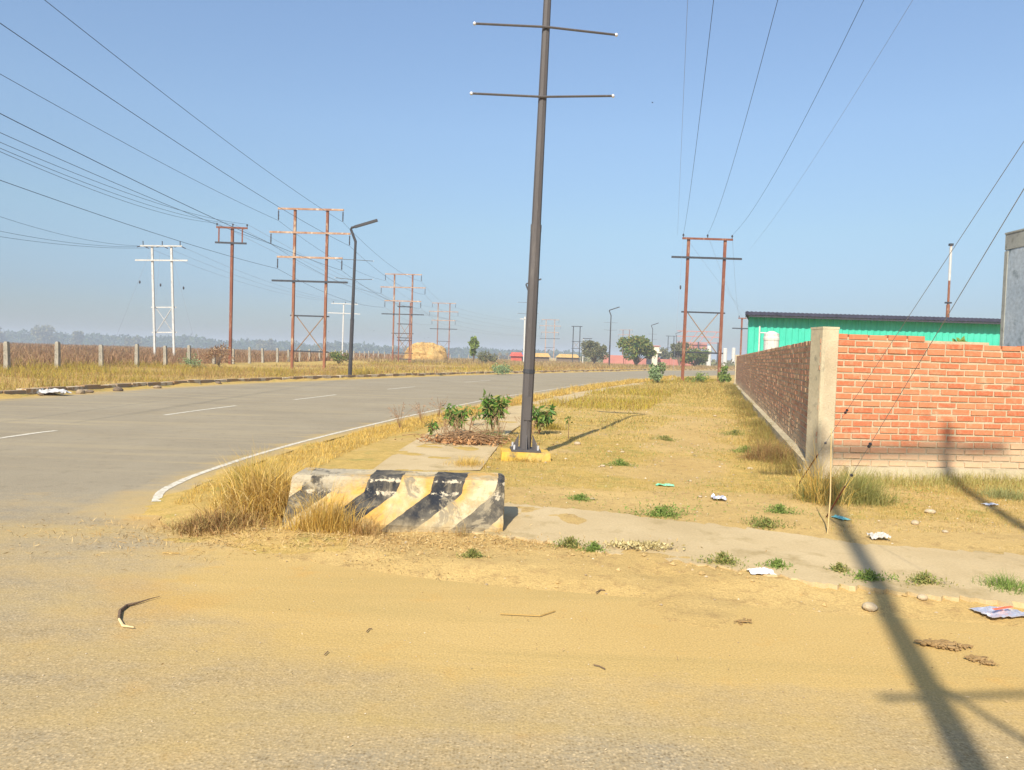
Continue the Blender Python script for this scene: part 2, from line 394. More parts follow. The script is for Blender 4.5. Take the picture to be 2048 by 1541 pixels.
paint([(-150, 899), (0, 877), (70, 867), (112, 862)], .11, ''); paint([(328, 831), (400, 821), (472, 812)], .11, '')
paint([(588, 800), (640, 794), (672, 790)], .11, ''); paint([(775, 779), (830, 774)], .11, ''); paint([(930, 765), (980, 761)], .1, '')

# ------------------------------------------------------------------ kerb on the far side
def kerb_mat():
    M = NT('kerb'); v = M.co(); st = M.attr('stripe'); n = M.noise(3, 5, .7, v)
    k = M.mix(st, (.58, .48, .33), (.30, .22, .14))
    k = M.mix(M.ramp(n, .48, .56), k, (.36, .22, .10)); M.col(k); M.bump(n, .5, .02); return M.m
MK = kerb_mat()
def kerb(name, P, off, wdt, ht, blk=.5):
    s = np.r_[0, np.cumsum(np.hypot(*np.diff(P, axis=0).T))]; mb = MB(); st = []; t = 0; i = 0
    while t < s[-1] and i < 700:
        a = [np.interp(t, s, P[:, 0]), np.interp(t, s, P[:, 1])]; b = [np.interp(t + blk * .97, s, P[:, 0]), np.interp(t + blk * .97, s, P[:, 1])]
        a, b = np.array(a), np.array(b); dv = (b - a) / (np.hypot(*(b - a)) + 1e-9); nn = np.array([-dv[1], dv[0]]) * off
        c = (a + b) / 2 + nn + np.array([random.gauss(0, .012), random.gauss(0, .012)])
        mb.box((c[0], c[1], ht / 2 - .03 + random.gauss(0, .012)), (blk * .96, wdt, ht + .06), Matrix.Rotation(math.atan2(dv[1], dv[0]) + random.gauss(0, .02), 3, 'Z'))
        st += [float(i % 2)] * 8; t += blk; i += 1
    o = mb.build(name, MK); setattr_f(o, 'stripe', st); tag(o, kind='structure'); return o
kerb('kerb', LEFT[LEFT[:, 1] > 12], .3, .3, .19, .8)

# ------------------------------------------------------------------ footpaths
def slab(name, A, B, z0, z1, n, mat, jag=.03):
    A = resample(A, n); B = resample(B, n); m = 10; v = []; f = []
    for i in range(n):
        a = A[i] + np.array([0, random.gauss(0, jag)]); b = B[i] + np.array([0, random.gauss(0, jag)])
        for k in range(m + 1):
            t = k / m; x, y = a * (1 - t) + b * t
            v.append((x, y, z1 - .012 + (fbm(np.array([x * 2]), np.array([y * 2]), 4)[0] - .5) * .012))
        v.append((b[0] + (b[0] - a[0]) * .005, b[1] + (b[1] - a[1]) * .005, z0)); v.append((a[0], a[1], z0))
    w_ = m + 3
    for i in range(n - 1):
        for k in range(w_):
            q = i * w_; f.append((q + k, q + (k + 1) % w_, q + w_ + (k + 1) % w_, q + w_ + k))
    o = mesh_np(name, v, f, mat); tag(o, kind='structure')
    b_ = bmesh.new(); b_.from_mesh(o.data); bmesh.ops.recalc_face_normals(b_, faces=b_.faces); b_.to_mesh(o.data); b_.free(); return o
slab('footpath', FP_TOP, FP_BOT, -.06, .072, 140, M_path)
FQ_L = [gp(*p, .08) for p in ((742, 938), (800, 897), (858, 862), (930, 836), (1010, 812), (1100, 790), (1190, 773), (1280, 762))]
FQ_R = [gp(*p, .08) for p in ((960, 938), (990, 897), (1020, 862), (1060, 836), (1110, 812), (1170, 790), (1240, 775), (1320, 765))]
slab('footpath', FQ_L, FQ_R, -.06, .070, 80, M_path, .02)

# ------------------------------------------------------------------ barrier
def barrier_mat():
    M = NT('barrier_paint'); v = M.co(); sp = M.n('ShaderNodeSeparateXYZ'); M.l(v, sp.inputs[0])
    z = sp.outputs['Z']; x = sp.outputs['X']
    low = M.math('MAXIMUM', M.math('SUBTRACT', .30, z), 0.0)
    dn = M.math('MULTIPLY', M.math('SUBTRACT', M.noise(9, 3, .5, v), .5), .05)
    u = M.math('ADD', M.math('ADD', x, M.math('MULTIPLY', low, 1.15)), M.math('ADD', M.math('MULTIPLY', M.math('SUBTRACT', .42, z), .22), dn))
    u = M.math('DIVIDE', M.math('ADD', u, 5 * .56 - .03), .56)
    fr = M.math('FRACT', u); blk = M.math('GREATER_THAN', fr, .5)
    n1 = M.noise(7, 7, .75, v); n2 = M.noise(26, 6, .75, v); n3 = M.noise(2.6, 3, .6, v)
    yel = M.mix(M.ramp(n3, .42, .58), (.62, .36, .08), (.64, .53, .33)); yel = M.mix(M.ramp(n1, .5, .6), yel, (.50, .36, .17))
    bk = M.mix(M.ramp(n1, .45, .7), (.022, .025, .032), (.085, .083, .075))
    cz = M.math('ABSOLUTE', M.math('SUBTRACT', z, .295)); cr1 = M.ramp(cz, .05, .0); cr2 = M.ramp(M.math('ABSOLUTE', M.math('SUBTRACT', z, .395)), .03, .0)
    edge = M.math('MULTIPLY', M.math('MAXIMUM', cr1, cr2), .13); wr = M.math('ADD', M.math('ADD', M.math('MULTIPLY', n2, .55), M.math('MULTIPLY', n1, .45)), edge)
    bk = M.mix(M.ramp(wr, .60, .64), bk, (.62, .53, .38))
    k = M.mix(blk, yel, bk)
    k = M.mix(M.ramp(M.math('ADD', M.noise(4.2, 8, .72, v, .8), M.math('MULTIPLY', n2, .12)), .62, .68), k, (.27, .225, .15))
    mp = M.n('ShaderNodeMapping'); mp.inputs['Scale'].default_value = (14, 14, 1.5); M.l(v, mp.inputs[0]); dr2 = M.noise(1.0, 5, .65, mp.outputs[0])
    k = M.mix(M.math('MULTIPLY', M.ramp(dr2, .5, .72), .55), k, (.30, .25, .17)); k = M.mix(M.math('MULTIPLY', M.ramp(z, .13, .0), M.ramp(n1, .3, .6)), k, (.42, .32, .17))
    k = M.mix(M.math('MULTIPLY', M.ramp(M.noise(3.3, 5, .6, v), .35, .65), .3), k, (.40, .32, .19))
    # bare weathered concrete on the left end's top
    lf = M.math('MULTIPLY', M.ramp(x, -.25, -.6), M.ramp(z, .28, .40))
    k = M.mix(M.math('MULTIPLY', M.math('MULTIPLY', lf, 1.3), M.ramp(n1, .38, .5), True), k, (.46, .39, .27))
    M.col(k); M.bump(M.math('ADD', n1, M.math('MULTIPLY', n2, .7)), .8, .03); M.b.inputs['Roughness'].default_value = .8; return M.m
def make_barrier():
    pr = [(-.02, 0), (-.02, .06), (.155, .25), (.20, .305), (.225, .39), (.25, .418), (.30, .425), (.60, .425), (.64, .40), (.66, .30), (.72, .1), (.74, 0)]
    N = 64; v = []; f = []; n = len(pr); L0, L1 = -.93, .93
    P = []
    for i in range(n - 1):
        for k in range(5):
            t = k / 5; P.append((pr[i][0] * (1 - t) + pr[i + 1][0] * t, pr[i][1] * (1 - t) + pr[i + 1][1] * t))
    P.append(pr[-1]); n = len(P)
    for i in range(N + 1):
        x = L0 + (L1 - L0) * i / N
        for y, z in P:
            e = .018 if i in (0, N) else 0; q = fbm(np.array([x * 6]), np.array([y * 6 + z * 8]), 31)[0] - .5; q2 = fbm(np.array([x * 25]), np.array([y * 25 + z * 30]), 33)[0] - .5
            zz = z * (1 - e / .4) + (q * .02 + q2 * .008) * (z > .02)
            v.append((x + (q * .02 if i in (0, N) else 0), y + (.018 if e and y < .3 else 0) - q * .016 - q2 * .008, zz))
    for i in range(N):
        for k in range(n - 1): q = i * n + k; f.append((q, q + 1, q + n + 1, q + n))
    f.append(tuple(range(n))[::-1]); f.append(tuple(N * n + k for k in range(n)))
    p = G(785, 1064, .03)
    o = mesh_np('concrete_barrier', v, f, barrier_mat()); o.location = (p.x, p.y + .0, .03); o.rotation_euler = (0, 0, R(0))
    b_ = bmesh.new(); b_.from_mesh(o.data); bmesh.ops.recalc_face_normals(b_, faces=b_.faces); b_.to_mesh(o.data); b_.free()
    return tag(o, 'low concrete barrier block with worn yellow and black diagonal stripes at the road corner', 'barrier')
BAR = make_barrier(); BX, BY = BAR.location.x, BAR.location.y

# ------------------------------------------------------------------ street lamps
def make_lamp(name, label, loc, rz, side, tilt=0, K=1.0, ML=None, bars=((6.45, .0, .0), (5.38, .05, .08)), detail=False, group='angled street lamps along the road'):
    t = thing(name, label, 'street lamp', loc, rz, group, ry=tilt)
    n = 8; ML = ML or M_lamp
    MB().tube([(0, 0, .02), (0, 0, 3.2)], [.082 * K, .076 * K], n).build('pole', ML, t)
    MB().tube([(0, 0, 3.2), (0, 0, 7.4)], [.068 * K, .050 * K], n).build('upper_pole', ML, t)
    MB().tube([(0, 0, 3.15), (0, 0, 3.25)], [.0785 * K, .0785 * K], n).build('joint_collar', ML, t)
    s = side
    MB().tube([(0, 0, 7.35), (0, 0, 7.45), (-.28 * s, 0, 8.1), (-.24 * s, 0, 8.18), (.1 * s, 0, 8.3)], [.055 * K, .055 * K, .05 * K, .05 * K, .045 * K], n).build('arm', ML, t)
    MB().box((.52 * s, 0, 8.45), (1.3, .2, .07 * K * K), Matrix.Rotation(-R(20) * s, 3, 'Y')).build('lamp_head', ML, t)
    for z, dl, dr_ in bars:
        mb = MB().tube([(-1.0, 0, z + dl), (0, -.075, z), (1.0, 0, z + dr_)], .016, 6); cb = mb.build('cross_bar', M_lamp, t)
        for q, dz in ((-1.01, dl), (1.01, dr_)): MB().ball((q, 0, z + dz), .026).build('ball_end', M_ball, cb, True)
    if detail:
        MB().box((0, 0, .02), (.42, .42, .03)).build('base_plate', M_lamp, t)
        for k in range(4):
            a = k * math.pi / 2; r = Matrix.Rotation(a, 3, 'Z'); mb = MB()
            v = [r @ Vector(q) for q in ((.1, -.006, .035), (.2, -.006, .035), (.1, -.006, .24), (.1, .006, .035), (.2, .006, .035), (.1, .006, .24))]
            mb.v = [tuple(q) for q in v]; mb.f = [(0, 1, 2), (5, 4, 3), (0, 3, 4, 1), (1, 4, 5, 2), (2, 5, 3, 0)]; mb.m = [0] * 5
            mb.build('gusset', M_lamp, t)
            q = r @ Vector((.17, .17, .06)); MB().tube([(q.x, q.y, .03), (q.x, q.y, .1)], .016, 6).build('anchor_bolt', M_ball, t)
        MB().tube([(0, 0, 1.12), (0, 0, 1.18)], .086, 8).build('band', M_dark, t)
        MB().box((0, -.08, .62), (.10, .012, .34)).build('access_door', M_lamp, t)
    return t
P0 = G(1050, 902, .17)
LAMP0 = make_lamp('street_lamp', 'tall dark grey lamp pole nearest the camera, standing on a yellow plinth', (P0.x, P0.y, .17), R(4), -1, R(1.1), bars=((6.0, .0, .0), (5.03, .0, .11)), detail=True)
mb = MB(); mb.box((0, 0, .0), (.74, .46, .34), taper=.93)
pl = mb.build('plinth', noisy('plinth_paint', (.66, .40, .04), (.58, .40, .12), 3, (.22, .17, .10), fine=12), LAMP0); pl.location = (0, 0, -.168)
for i, (px, d, lab) in enumerate(((700, 41, 'dark bent street lamp on the far verge beside the nearest tall twin pole'),
                     (1053, 70, 'street lamp mostly hidden behind the near lamp pole, only its bent head showing'),
                     (1218, 105, 'thin street lamp rising from the red wall between the two round trees'),
                     (1303, 148, 'small street lamp standing just behind the spreading green tree'),
                     (1351, 190, 'farthest small street lamp just left of the right-hand rusty twin pole'))):
    q = D(px, 735, d); make_lamp('street_lamp', lab, (q.x, d, 0), R(4), 1, R((1.2, 0, .3, -.4, 0)[i]), K=1.35, ML=M_lampd)

# ------------------------------------------------------------------ power structures
WIRES = []
def hpole(label, px, d, H, sp, arms, braces=(), yaw=0, mp=None, group=None, ins='pin', xb=None, lean=0, r=.085, name='twin_pole', loc=None, cat='utility pole', z0=None):
    """arms: (z, left, right, material, insulator kind, insulators at x list)"""
    mp = mp or M_rust
    if loc is None:
        q = D(px, 735, d); loc = (q.x, d, gz(q.x, d) if z0 is None else z0)
    t = thing(name, label, cat, loc, yaw, group, ry=lean)
    xsP = (-sp / 2, sp / 2) if sp else (0,)
    for x in xsP:
        mb = MB(); mb.box((x, 0, H / 2 - .3), (r * 2, r * .5, H + .6)); mb.box((x, -r * .8, H / 2 - .3), (r * 1.7, r * .22, H + .6)); mb.box((x, r * .8, H / 2 - .3), (r * 1.7, r * .22, H + .6))
        mb.build('pole', mp, t)
    pts = []
    for (z, a, b, m, kind, at) in arms:
        arm = MB().box(((a + b) / 2, -r - .05, z), (b - a, .09, .13)).build('cross_arm', m, t)
        for x in at:
            if kind == 'hang':
                mb = MB().tube([(x, -r - .05, z), (x, -r - .05, z - .15)], .015, 5)
                mb.tube([(x, -r - .05, z - .15 - .05 * k) for k in range(14)], [.06 if k % 2 else .025 for k in range(14)], 7)
                mb.build('insulator', M_ins, t); pts.append((x, -r - .05, z - .85))
            elif kind == 'pin':
                MB().tube([(x, -r - .05, z + .05), (x, -r - .05, z + .16), (x, -r - .05, z + .2), (x, -r - .05, z + .3)], [.025, .03, .075, .045], 7).build('insulator', M_ins, t); pts.append((x, -r - .05, z + .3))
            elif kind == 'strain':
                MB().tube([(x - .5, -r - .05, z - .08), (x, -r - .05, z + .02), (x + .45, -r - .05, z - .2)], .05, 6).build('insulator', M_ins, t); pts.append((x - .45, -r - .05, z))
                MB().tube([(x, -r - .05, z + .05), (x, -r - .05, z + .42)], .04, 6).build('insulator', M_ins, t)
    for (za, zb, m) in braces:
        if sp:
            for z in (za, zb): MB().box((0, r + .03, z), (sp + .5, .05, .10)).build('brace_bar', m, t)
            for s_ in (-1, 1): MB().bar((-sp / 2 * s_ * .86, r + .09 + .04 * (s_ > 0), za), (sp / 2 * s_ * .86, r + .09 + .04 * (s_ > 0), zb), .11, .04).build('diagonal_brace', M_twig if m is M_dark else m, t)
    M = Matrix.Translation(loc) @ Euler((0, lean, yaw)).to_matrix().to_4x4()
    return t, [M @ Vector(p) for p in pts]
def wire(a, b, sag, r, label, group, m=None, name='power_line', n=24):
    a, b = Vector(a), Vector(b); pts = []
    for i in range(n + 1):
        t = i / n; p = a.lerp(b, t); p.z -= 4 * sag * t * (1 - t); pts.append(p)
    o = MB().tube(pts, r, 4, cap=False).build(name, m or M_wire); tag(o, label, 'power line', group); return o
def tall(label, px, d, mp, scale=1, yaw=0, arm=None, xtra=True, lean=0, z0=None):
    arm = arm or M_arm; A = 2.38; B_ = 2.85
    s = scale
    return hpole(label, px, d, 11.5 * s, 2.35 * s, [(11.5 * s - .08, -A, A, arm, 'hang', (-A + .05, A - .05)), (9.75 * s, -B_ - .1, B_ + .05, arm, 'hang', (-B_, B_)), (8.0 * s, -A, A, arm, 'hang', (-A + .05, A - .05)), (6.3 * s, -A - .35, A + .4, M_dark, '', ())],
                 [(3.85 * s, 1.3 * s, M_dark)] if xtra else (), yaw, mp, 'tall rusty twin poles with four cross arms', lean=lean, z0=z0, r=.10)
yC = R(-3)
TC, wC = tall('nearest tall rusty twin pole with four cross arms, behind the left verge by the fence', 616, 54, M_rustp, 1.0, yC, lean=R(.2))
TD, wD = tall('second tall rusty twin pole with four cross arms, left of the haystack', 803, 97, M_rustp, 1.0, yC)
TE, wE = tall('third tall rusty twin pole with cross arms, standing before the haystack', 885, 150, M_rustp, 1.0, yC, z0=0)
TF, wF = tall('fourth tall pale twin pole right of the near lamp pole', 1098, 205, M_arm, 1.0, yC, z0=0)
TG, wG = tall('far faint twin pole with cross arms above the spreading green tree', 1250, 262, M_rust, 1.0, R(-30), z0=0)
names6 = ('left tip of the top arm', 'right tip of the top arm', 'left tip of the second arm', 'right tip of the second arm', 'left tip of the third arm', 'right tip of the third arm')
for k in range(6):
    a = wC[k]; e = a + (Vector(wC[k]) - Vector(wD[k])).normalized() * 0
    q = Vector((a.x - 1.2, 8.0 - 3, a.z + (.2)))
    q = Vector((a.x + (.2 if k % 2 else .1) , 4.0, a.z + .15))
    wire(q, a, .55, .011, 'overhead wire ending at the %s, nearest tall twin pole' % names6[k], 'wires of the tall twin pole line', M_wire)
    wire(a, wD[k], .7, .012, 'wire between the first two tall twin poles, %s' % names6[k], 'wires of the tall twin pole line', M_wire)
    wire(wD[k], wE[k], .8, .013, 'faint wire from second to third tall twin pole, %s' % names6[k], 'wires of the tall twin pole line', M_wire2)
    wire(wE[k], wF[k], .9, .012, 'faint wire beyond the haystack twin pole, %s' % names6[k], 'wires of the tall twin pole line', M_wire2)
# white twin pole far left
TW, wW = hpole('white painted twin pole with strain insulators standing in the brown field at far left', 329, 66, 9.9, 1.62, [(9.86, -1.75, 1.75, M_white, 'strain', (-1.5, .1, 1.6)), (8.62, -2.2, 2.2, M_white, '', ())], [(4.55, 2.35, M_white)], R(6), M_white, lean=R(-2.0), r=.095)
for k, (x, z) in enumerate(((-1.9, 6.9), (-.1, 6.7), (1.9, 6.5))):
    o_ = wire(TW.matrix_basis @ Vector((x * .45, -.3, 9.4)), Vector((TW.location.x + x * 2.1, 64, .1)), 0, .008, 'thin stay wire slanting down on the %s of the white twin pole' % ('left', 'middle', 'right')[k], 'stay wires of the white twin pole', M_wire2, 'stay_wire')
    MB().ball((TW.location.x + x * 1.0, 65.3, z), .11, sq=(.7, .7, 1.3)).build('insulator', M_ins, o_)
TW2, wW2 = hpole('small white far pole just left of the lamp on the far verge', 684, 118, 8.6, 0, [(8.5, -1.9, 2.2, M_white, 'pin', (-1.6, .3, 1.9)), (7.0, -2.4, 2.6, M_white, '', ())], (), R(5), M_white, lean=R(.5), r=.11)
for k in range(3):
    q = D((-60, -60, -60)[k], (425, 462, 476)[k] - 12, 40)
    wire(q, wW[k], .45, .010, 'thin wire reaching the white twin pole from the left, %s of three' % ('upper', 'middle', 'lower')[k], 'wires of the white twin pole', M_wire)
    wire(wW[k] + Vector((.8, 0, -.1)), wW2[k], .9, .009, 'faint wire from the white twin pole to the small white far pole, %s of three' % ('left', 'middle', 'right')[k], 'wires of the white twin pole', M_wire2)
# single rusty pole
TS, wS = hpole('single rusty pole with a short framed top arm left of the nearest tall twin pole', 460, 56, 10.15, 0, [(10.1, -1.12, 1.15, M_rust, 'pin', (-1.08, 0.08, 1.12)), (8.98, -1.2, 1.1, M_dark, '', ())], (), R(2), M_rust, lean=R(.2), r=.11)
for x in (-.93, .78): MB().box((x, -.16, 9.5), (.09, .05, 1.1)).build('drop_strut', M_rust, TS)
for k in range(3):
    q = D(-80, (268, 262, 250)[k], 22)
    wire(q, wS[k], .5, .009, 'thin black wire reaching the single rusty pole from the left, at its %s insulator' % ('left', 'middle', 'right')[k], 'wires of the single rusty pole', M_wire)
    wire(wS[k], D((905, 915, 925)[k], (640, 642, 644)[k], 150), 1.2, .010, 'faint wire leaving the %s insulator of the single rusty pole into the distance' % ('left', 'middle', 'right')[k], 'wires of the single rusty pole', M_wire2)
# dark ladder twin pole by D, far pieces
hpole('dark narrow twin pole between the legs of the second tall twin pole', 807, 92, 7.55, 1.3, [(7.0, -.9, .9, M_dark, '', ())], [(4.9, 3.2, M_dark), (2.9, .6, M_dark)], R(3), M_rust, r=.07)
hpole('dark plain twin pole right of the near lamp pole beside the bushy grey tree', 1151, 150, 7.6, 1.35, [(7.6, -1.1, 1.1, M_dark, '', ())], [(4.6, 3.2, M_dark)], 0, M_dark, r=.09, z0=0)
mbp, _ = hpole('white lower pole with a dark frame left of the bushy grey tree', 1165, 140, 5.0, 0, [(5.0, -.1, 1.6, M_dark, '', ()), (4.3, -.1, 1.2, M_dark, '', ())], (), 0, M_white, r=.09, z0=0)
hpole('slim white pole half hidden just left of the near lamp pole', 1047, 130, 8.2, 0, [(7.8, -.8, .3, M_white, '', ())], (), 0, M_white, r=.12, z0=0)
hpole('single thin rusty pole rising beside the left end of the green shed', 1480, 92, 6.9, 0, [(6.85, -.5, .5, M_rust, 'pin', (-.4, .4)), (5.6, -1.2, 1.0, M_dark, '', ())], (), 0, M_rust, r=.1, z0=0)
hpole('far dark twin pole of the distant switchyard left of the right-hand twin pole', 1340, 210, 8.2, 1.6, [(8.1, -1.5, 1.5, M_dark, '', ()), (4.8, -1.4, 1.4, M_dark, '', ())], (), 0, M_dark, r=.1, z0=0)
# right twin pole + its twin behind the camera
HI = 9.75
TI, wI = hpole('rusty red twin pole with X brace standing beyond the plot near the brick wall', 1402, 51, HI, 2.45, [(HI - .05, -1.68, 1.70, M_rust, 'pin', (-1.62, .0, 1.64)), (HI - 1.32, -2.35, 2.35, M_dark, '', ())], [(4.78, 2.05, M_dark)], R(-2), M_rust, lean=R(.35), r=.105)
TB, wB = hpole('rusty twin pole standing just behind the photographer, known by its long shadow', 0, 0, 12.2, 1.85, [(12.0, -1.75, 1.75, M_rust, 'pin', (-.8, .5, 1.55))], [(5.75, 2.6, M_dark)], R(7), M_rust, r=.062, loc=(.86, -3.0, 0))
for ch_ in list(TB.children):
    if ch_.name.startswith('brace_bar'): zc = sum(v_.co.z for v_ in ch_.data.vertices) / 8; ch_.data.transform(Matrix.Translation((0, 0, zc)) @ Matrix.Diagonal((1, .6, .35, 1)) @ Matrix.Translation((0, 0, -zc)))
    if ch_.name.startswith('insulator'): bpy.data.objects.remove(ch_); continue
    if ch_.name.startswith('cross_arm'): ch_.scale = (1, 1, .996); ch_.data.transform(Matrix.Translation((0, 0, 12.0)) @ Matrix.Diagonal((1, .8, .75, 1)) @ Matrix.Translation((0, 0, -12.0)))
for k in range(3):
    wire(wB[k] + Vector(((0, .1, 1.2)[k], 0, 0)), wI[k], 1.7, .007, 'thin overhead wire running to the %s insulator of the right-hand rusty twin pole' % ('left', 'middle', 'right')[k], 'wires of the right-hand twin pole', M_wire)
wire(Vector((-.6, -3, 9.3)), wI[0] + Vector((-.4, 0, -.1)), .5, .004, 'faintest thin overhead wire left of the others to the right-hand rusty twin pole', 'wires of the right-hand twin pole', M_wire2)
wire(Vector((3.9, -3, 10.2)), wI[2] + Vector((1.2, 0, -.9)), .8, .004, 'faintest thin overhead wire right of the others, passing the right-hand twin pole', 'wires of the right-hand twin pole', M_wire2)
for k in range(3):
    q = D((1560, 1500, 1478)[k], (688, 655, 634)[k], 92)
    wire(wI[k], q, .8, .006, 'faint wire dropping from the %s insulator of the right-hand twin pole towards the shed' % ('left', 'middle', 'right')[k], 'wires of the right-hand twin pole', M_wire2)
sw = wire(wI[0] + Vector((0, 0, -.4)), D(1345, 760, 46), 0, .006, 'thin stay wire with one insulator on the left of the right-hand twin pole', 'stay wires', M_wire2, 'stay_wire')
q = D(1361, 575, 48.5); MB().ball(q, .08, sq=(.7, .7, 1.8)).build('insulator', M_ins, sw)
for (gx_, gy_, px, py, lab) in ((1652, 1036, 2048, 378, 'nearer stay wire slanting from the corner weeds up across the brick wall'), (1592, 976, 2048, 283, 'farther stay wire slanting from the concrete post foot up past the shed roof')):
    g = G(gx_, gy_, .04); T = D(px, py, g.y * .46); T = g + (T - g) * 1.9
    o_ = wire(g, T, .0, .0024, lab, 'stay wires', M_wire2, 'stay_wire'); 
    a = g.lerp(T, .0); b = g.lerp(T, .1); MB().tube([a, b], .008, 6).build('anchor_rod', M_rust, o_)
    for k, t_ in ((1, .13), (2, .2), (3, .205)): p = g.lerp(T, t_); MB().ball(p, .014).build('clamp', M_ins, o_)

# switchyard gantry far right of centre
t = thing('switchyard_gantry', 'distant red and grey lattice gantry frame seen between the legs of the right-hand twin pole', 'gantry', (D(1395, 735, 230).x, 230, 0), 0)
for x in (-6, 0, 6): MB().box((x, 0, 3.6), (.35, .35, 7.2)).build('column', M_dark, t)
for z in (7.0, 8.8, 10.4): MB().box((0, .4, z), (13, .3, .22)).build('beam', M_redp, t)
for x in (-4.5, -1.5, 1.5, 4.5): MB().bar((x - 1.2, .4, 7), (x + 1.2, .4, 10.4), .15, .15).build('lattice', M_redp, t)
mb = MB().box((-1, 1.5, 5.9), (8, .2, 1.8)); mb.build('panel', M_redp, t)
for i, (px, hh) in enumerate(((1417, 4.8), (1449, 4.6), (1440, 3.7), (1466, 5.2))):
    q = D(px, 735, 170 + 12 * i)
    o = MB().tube([(0, 0, 0), (0, 0, hh)], [.55, .5], 10).ball((0, 0, hh), .5, sq=(1, 1, .3)).build('white_pillar', M_white); o.location = (q.x, q.y, 0)
    tag(o, ('white pillar seen just inside the right leg of the twin pole', 'white pillar between the twin pole and the single thin pole, taller one', 'short white pillar right beside the right leg of the twin pole', 'white pillar closest to the brick wall end')[i], 'pillar', 'white pillars near the switchyard')

# ------------------------------------------------------------------ brick walls
def brick_mat(nm='brick', c1=(.44, .125, .055), c2=(.60, .215, .10), sm=.56):
    M = NT(nm); r = M.island(); v = M.co(); n = M.noise(18, 5, .65, v); big = M.noise(1.3, 5, .6, v)
    k = M.mix(r, c1, c2); k = M.mix(M.ramp(n, .45, .75), k, (.50, .24, .13))
    sp = M.n('ShaderNodeSeparateXYZ'); M.l(v, sp.inputs[0])
    low = M.math('ADD', M.ramp(sp.outputs['Z'], .75, .2), M.math('MULTIPLY', M.math('SUBTRACT', big, .5), 1.6))
    k = M.mix(M.math('MULTIPLY', M.ramp(low, .25, .8), .8), k, (.56, .42, .26)); k = M.mix(M.ramp(M.noise(4, 6, .7, v), sm, sm + .14), k, (.50, .34, .20))
    M.col(k); M.bump(n, .6, .01); return M.m
MBk = brick_mat(); MBd = brick_mat('dusty_brick', (.36, .17, .10), (.50, .27, .17), .46)
M_mort = noisy('mortar', (.50, .41, .27), (.42, .34, .22), 3, (.56, .47, .33), fine=50, bump=.8)
def brick_run(L, H, z0, top=None, name='brickwork', parent=None, mat=None, gap=.02, face=0.0, vgaps=(), rough=.004, far=False):
    """bricks along +X from 0..L; front face towards -Y"""
    mb = MB(); ch = .0885; nr = int((H - z0) / ch); random.seed(11)
    for r_ in range(nr):
        z = z0 + ch * (r_ + .5); x = -random.random() * .03 - (.13 if r_ % 2 else 0)
        while x < L:
            bl = random.uniform(.225, .262); a, b = max(x, 0.0), min(x + bl, L)
            if b - a > .05 and (top is None or z + .03 < top((a + b) / 2)):
                if not any(g - .06 < (a + b) / 2 < g + .06 for g in vgaps):
                    hh = .063 + random.gauss(0, .004)
                    mb.box(((a + b) / 2, face + .05 - random.gauss(0, rough), z + random.gauss(0, .0025)), (b - a, .1, hh), Matrix.Rotation(random.gauss(0, .006), 3, 'Y') @ Matrix.Rotation(random.gauss(0, .008), 3, 'Z'))
            x = x + bl + gap + random.uniform(0, .008)
    return mb.build(name, mat or MBk, parent)
wdir = (W1 - W0) / np.hypot(*(W1 - W0)); WL = float(np.hypot(*(W1 - W0))); wang = math.atan2(wdir[1], wdir[0])
# long side wall: local X runs from far end to the corner so that the front (-Y) faces the road
tw = thing('brick_wall', 'long brown brick wall receding from the concrete corner post along the grassy plot', 'brick wall', (float(W1[0]), float(W1[1]), 0), wang + math.pi)
piers = [WL - p for p in (3.6, 6.6, 9.6, 14.2, 19, 24, 29)]
brick_run(WL - .02, 2.0, .22, lambda x: 1.93, 'brickwork', tw, MBd, vgaps=piers, rough=.003)
MB().box((WL / 2, .108, .93), (WL, .2, 1.86)).build('mortar_core', M_mort, tw)
for x in piers: MB().box((x, .048, 1.02), (.06, .09, 1.68)).build('mortar_strip', M_mort, tw)
mb = MB(); mb.box((WL / 2 + .1, .04, .1), (WL - .5, .34, .26)); mb.build('plinth', M_conc, tw)
MB().box((-.12, .12, .98), (.3, .36, 1.96)).build('end_post', M_cpost, tw)
# front wall facing the camera
W2 = np.array(gp(2048, 968)); fdir = (W2 - W0) / np.hypot(*(W2 - W0)); fang = math.atan2(fdir[1], fdir[0])
tf = thing('brick_wall', 'orange red brick wall facing the camera at the right edge with sunlit pointing', 'brick wall', (float(W0[0]), float(W0[1]), 0), fang)
def ftop(x): return 1.97 if x < 1.2 else 1.955 if x < 2.12 else 1.87
brick_run(7.5, 2.05, .20, ftop, 'brickwork', tf, face=.0, rough=.0035)
f2 = tf.children[0]; f2.location = (.245, 0, 0)
mb = MB()
for xa, xb in ((.22, 1.45), (1.45, 2.36), (2.36, 7.9)): hq = ftop((xa + xb) / 2 - .285) - .05; mb.box(((xa + xb) / 2, .100, hq / 2), (xb - xa, .18, hq))
mb.build('mortar_core', M_mort, tf)
mb = MB(); mb.box((4.1, -.02, .08), (7.4, .18, .24)); mb.build('plinth', M_conc, tf)
mb = MB(); N_ = 14
for i in range(N_):
    z = 2.08 * (i + .5) / N_; mb.box((.15 + random.gauss(0, .004), .14 + random.gauss(0, .004), z), (.31, .36, 2.08 / N_ + .012))
bmp = bmesh.new()
cpo = MB().box((.125, .15, 1.0), (.225, .34, 2.04)).build('corner_post', M_cpost, tf)
m_ = cpo.modifiers.new('bevel', 'BEVEL'); m_.width = .012; m_.segments = 2
MB().box((.125, .15, 2.03), (.23, .345, .03)).build('post_cap', M_cpost, tf)
mb = MB()
for x in np.arange(.5, 7.4, .21):
    if random.random() < .75: mb.box((x, .08, ftop(x) + .0 - .05 + random.uniform(-.03, -.01)), (.2, .1, .03))
mb.build('mortar_crest', M_mort, tf)

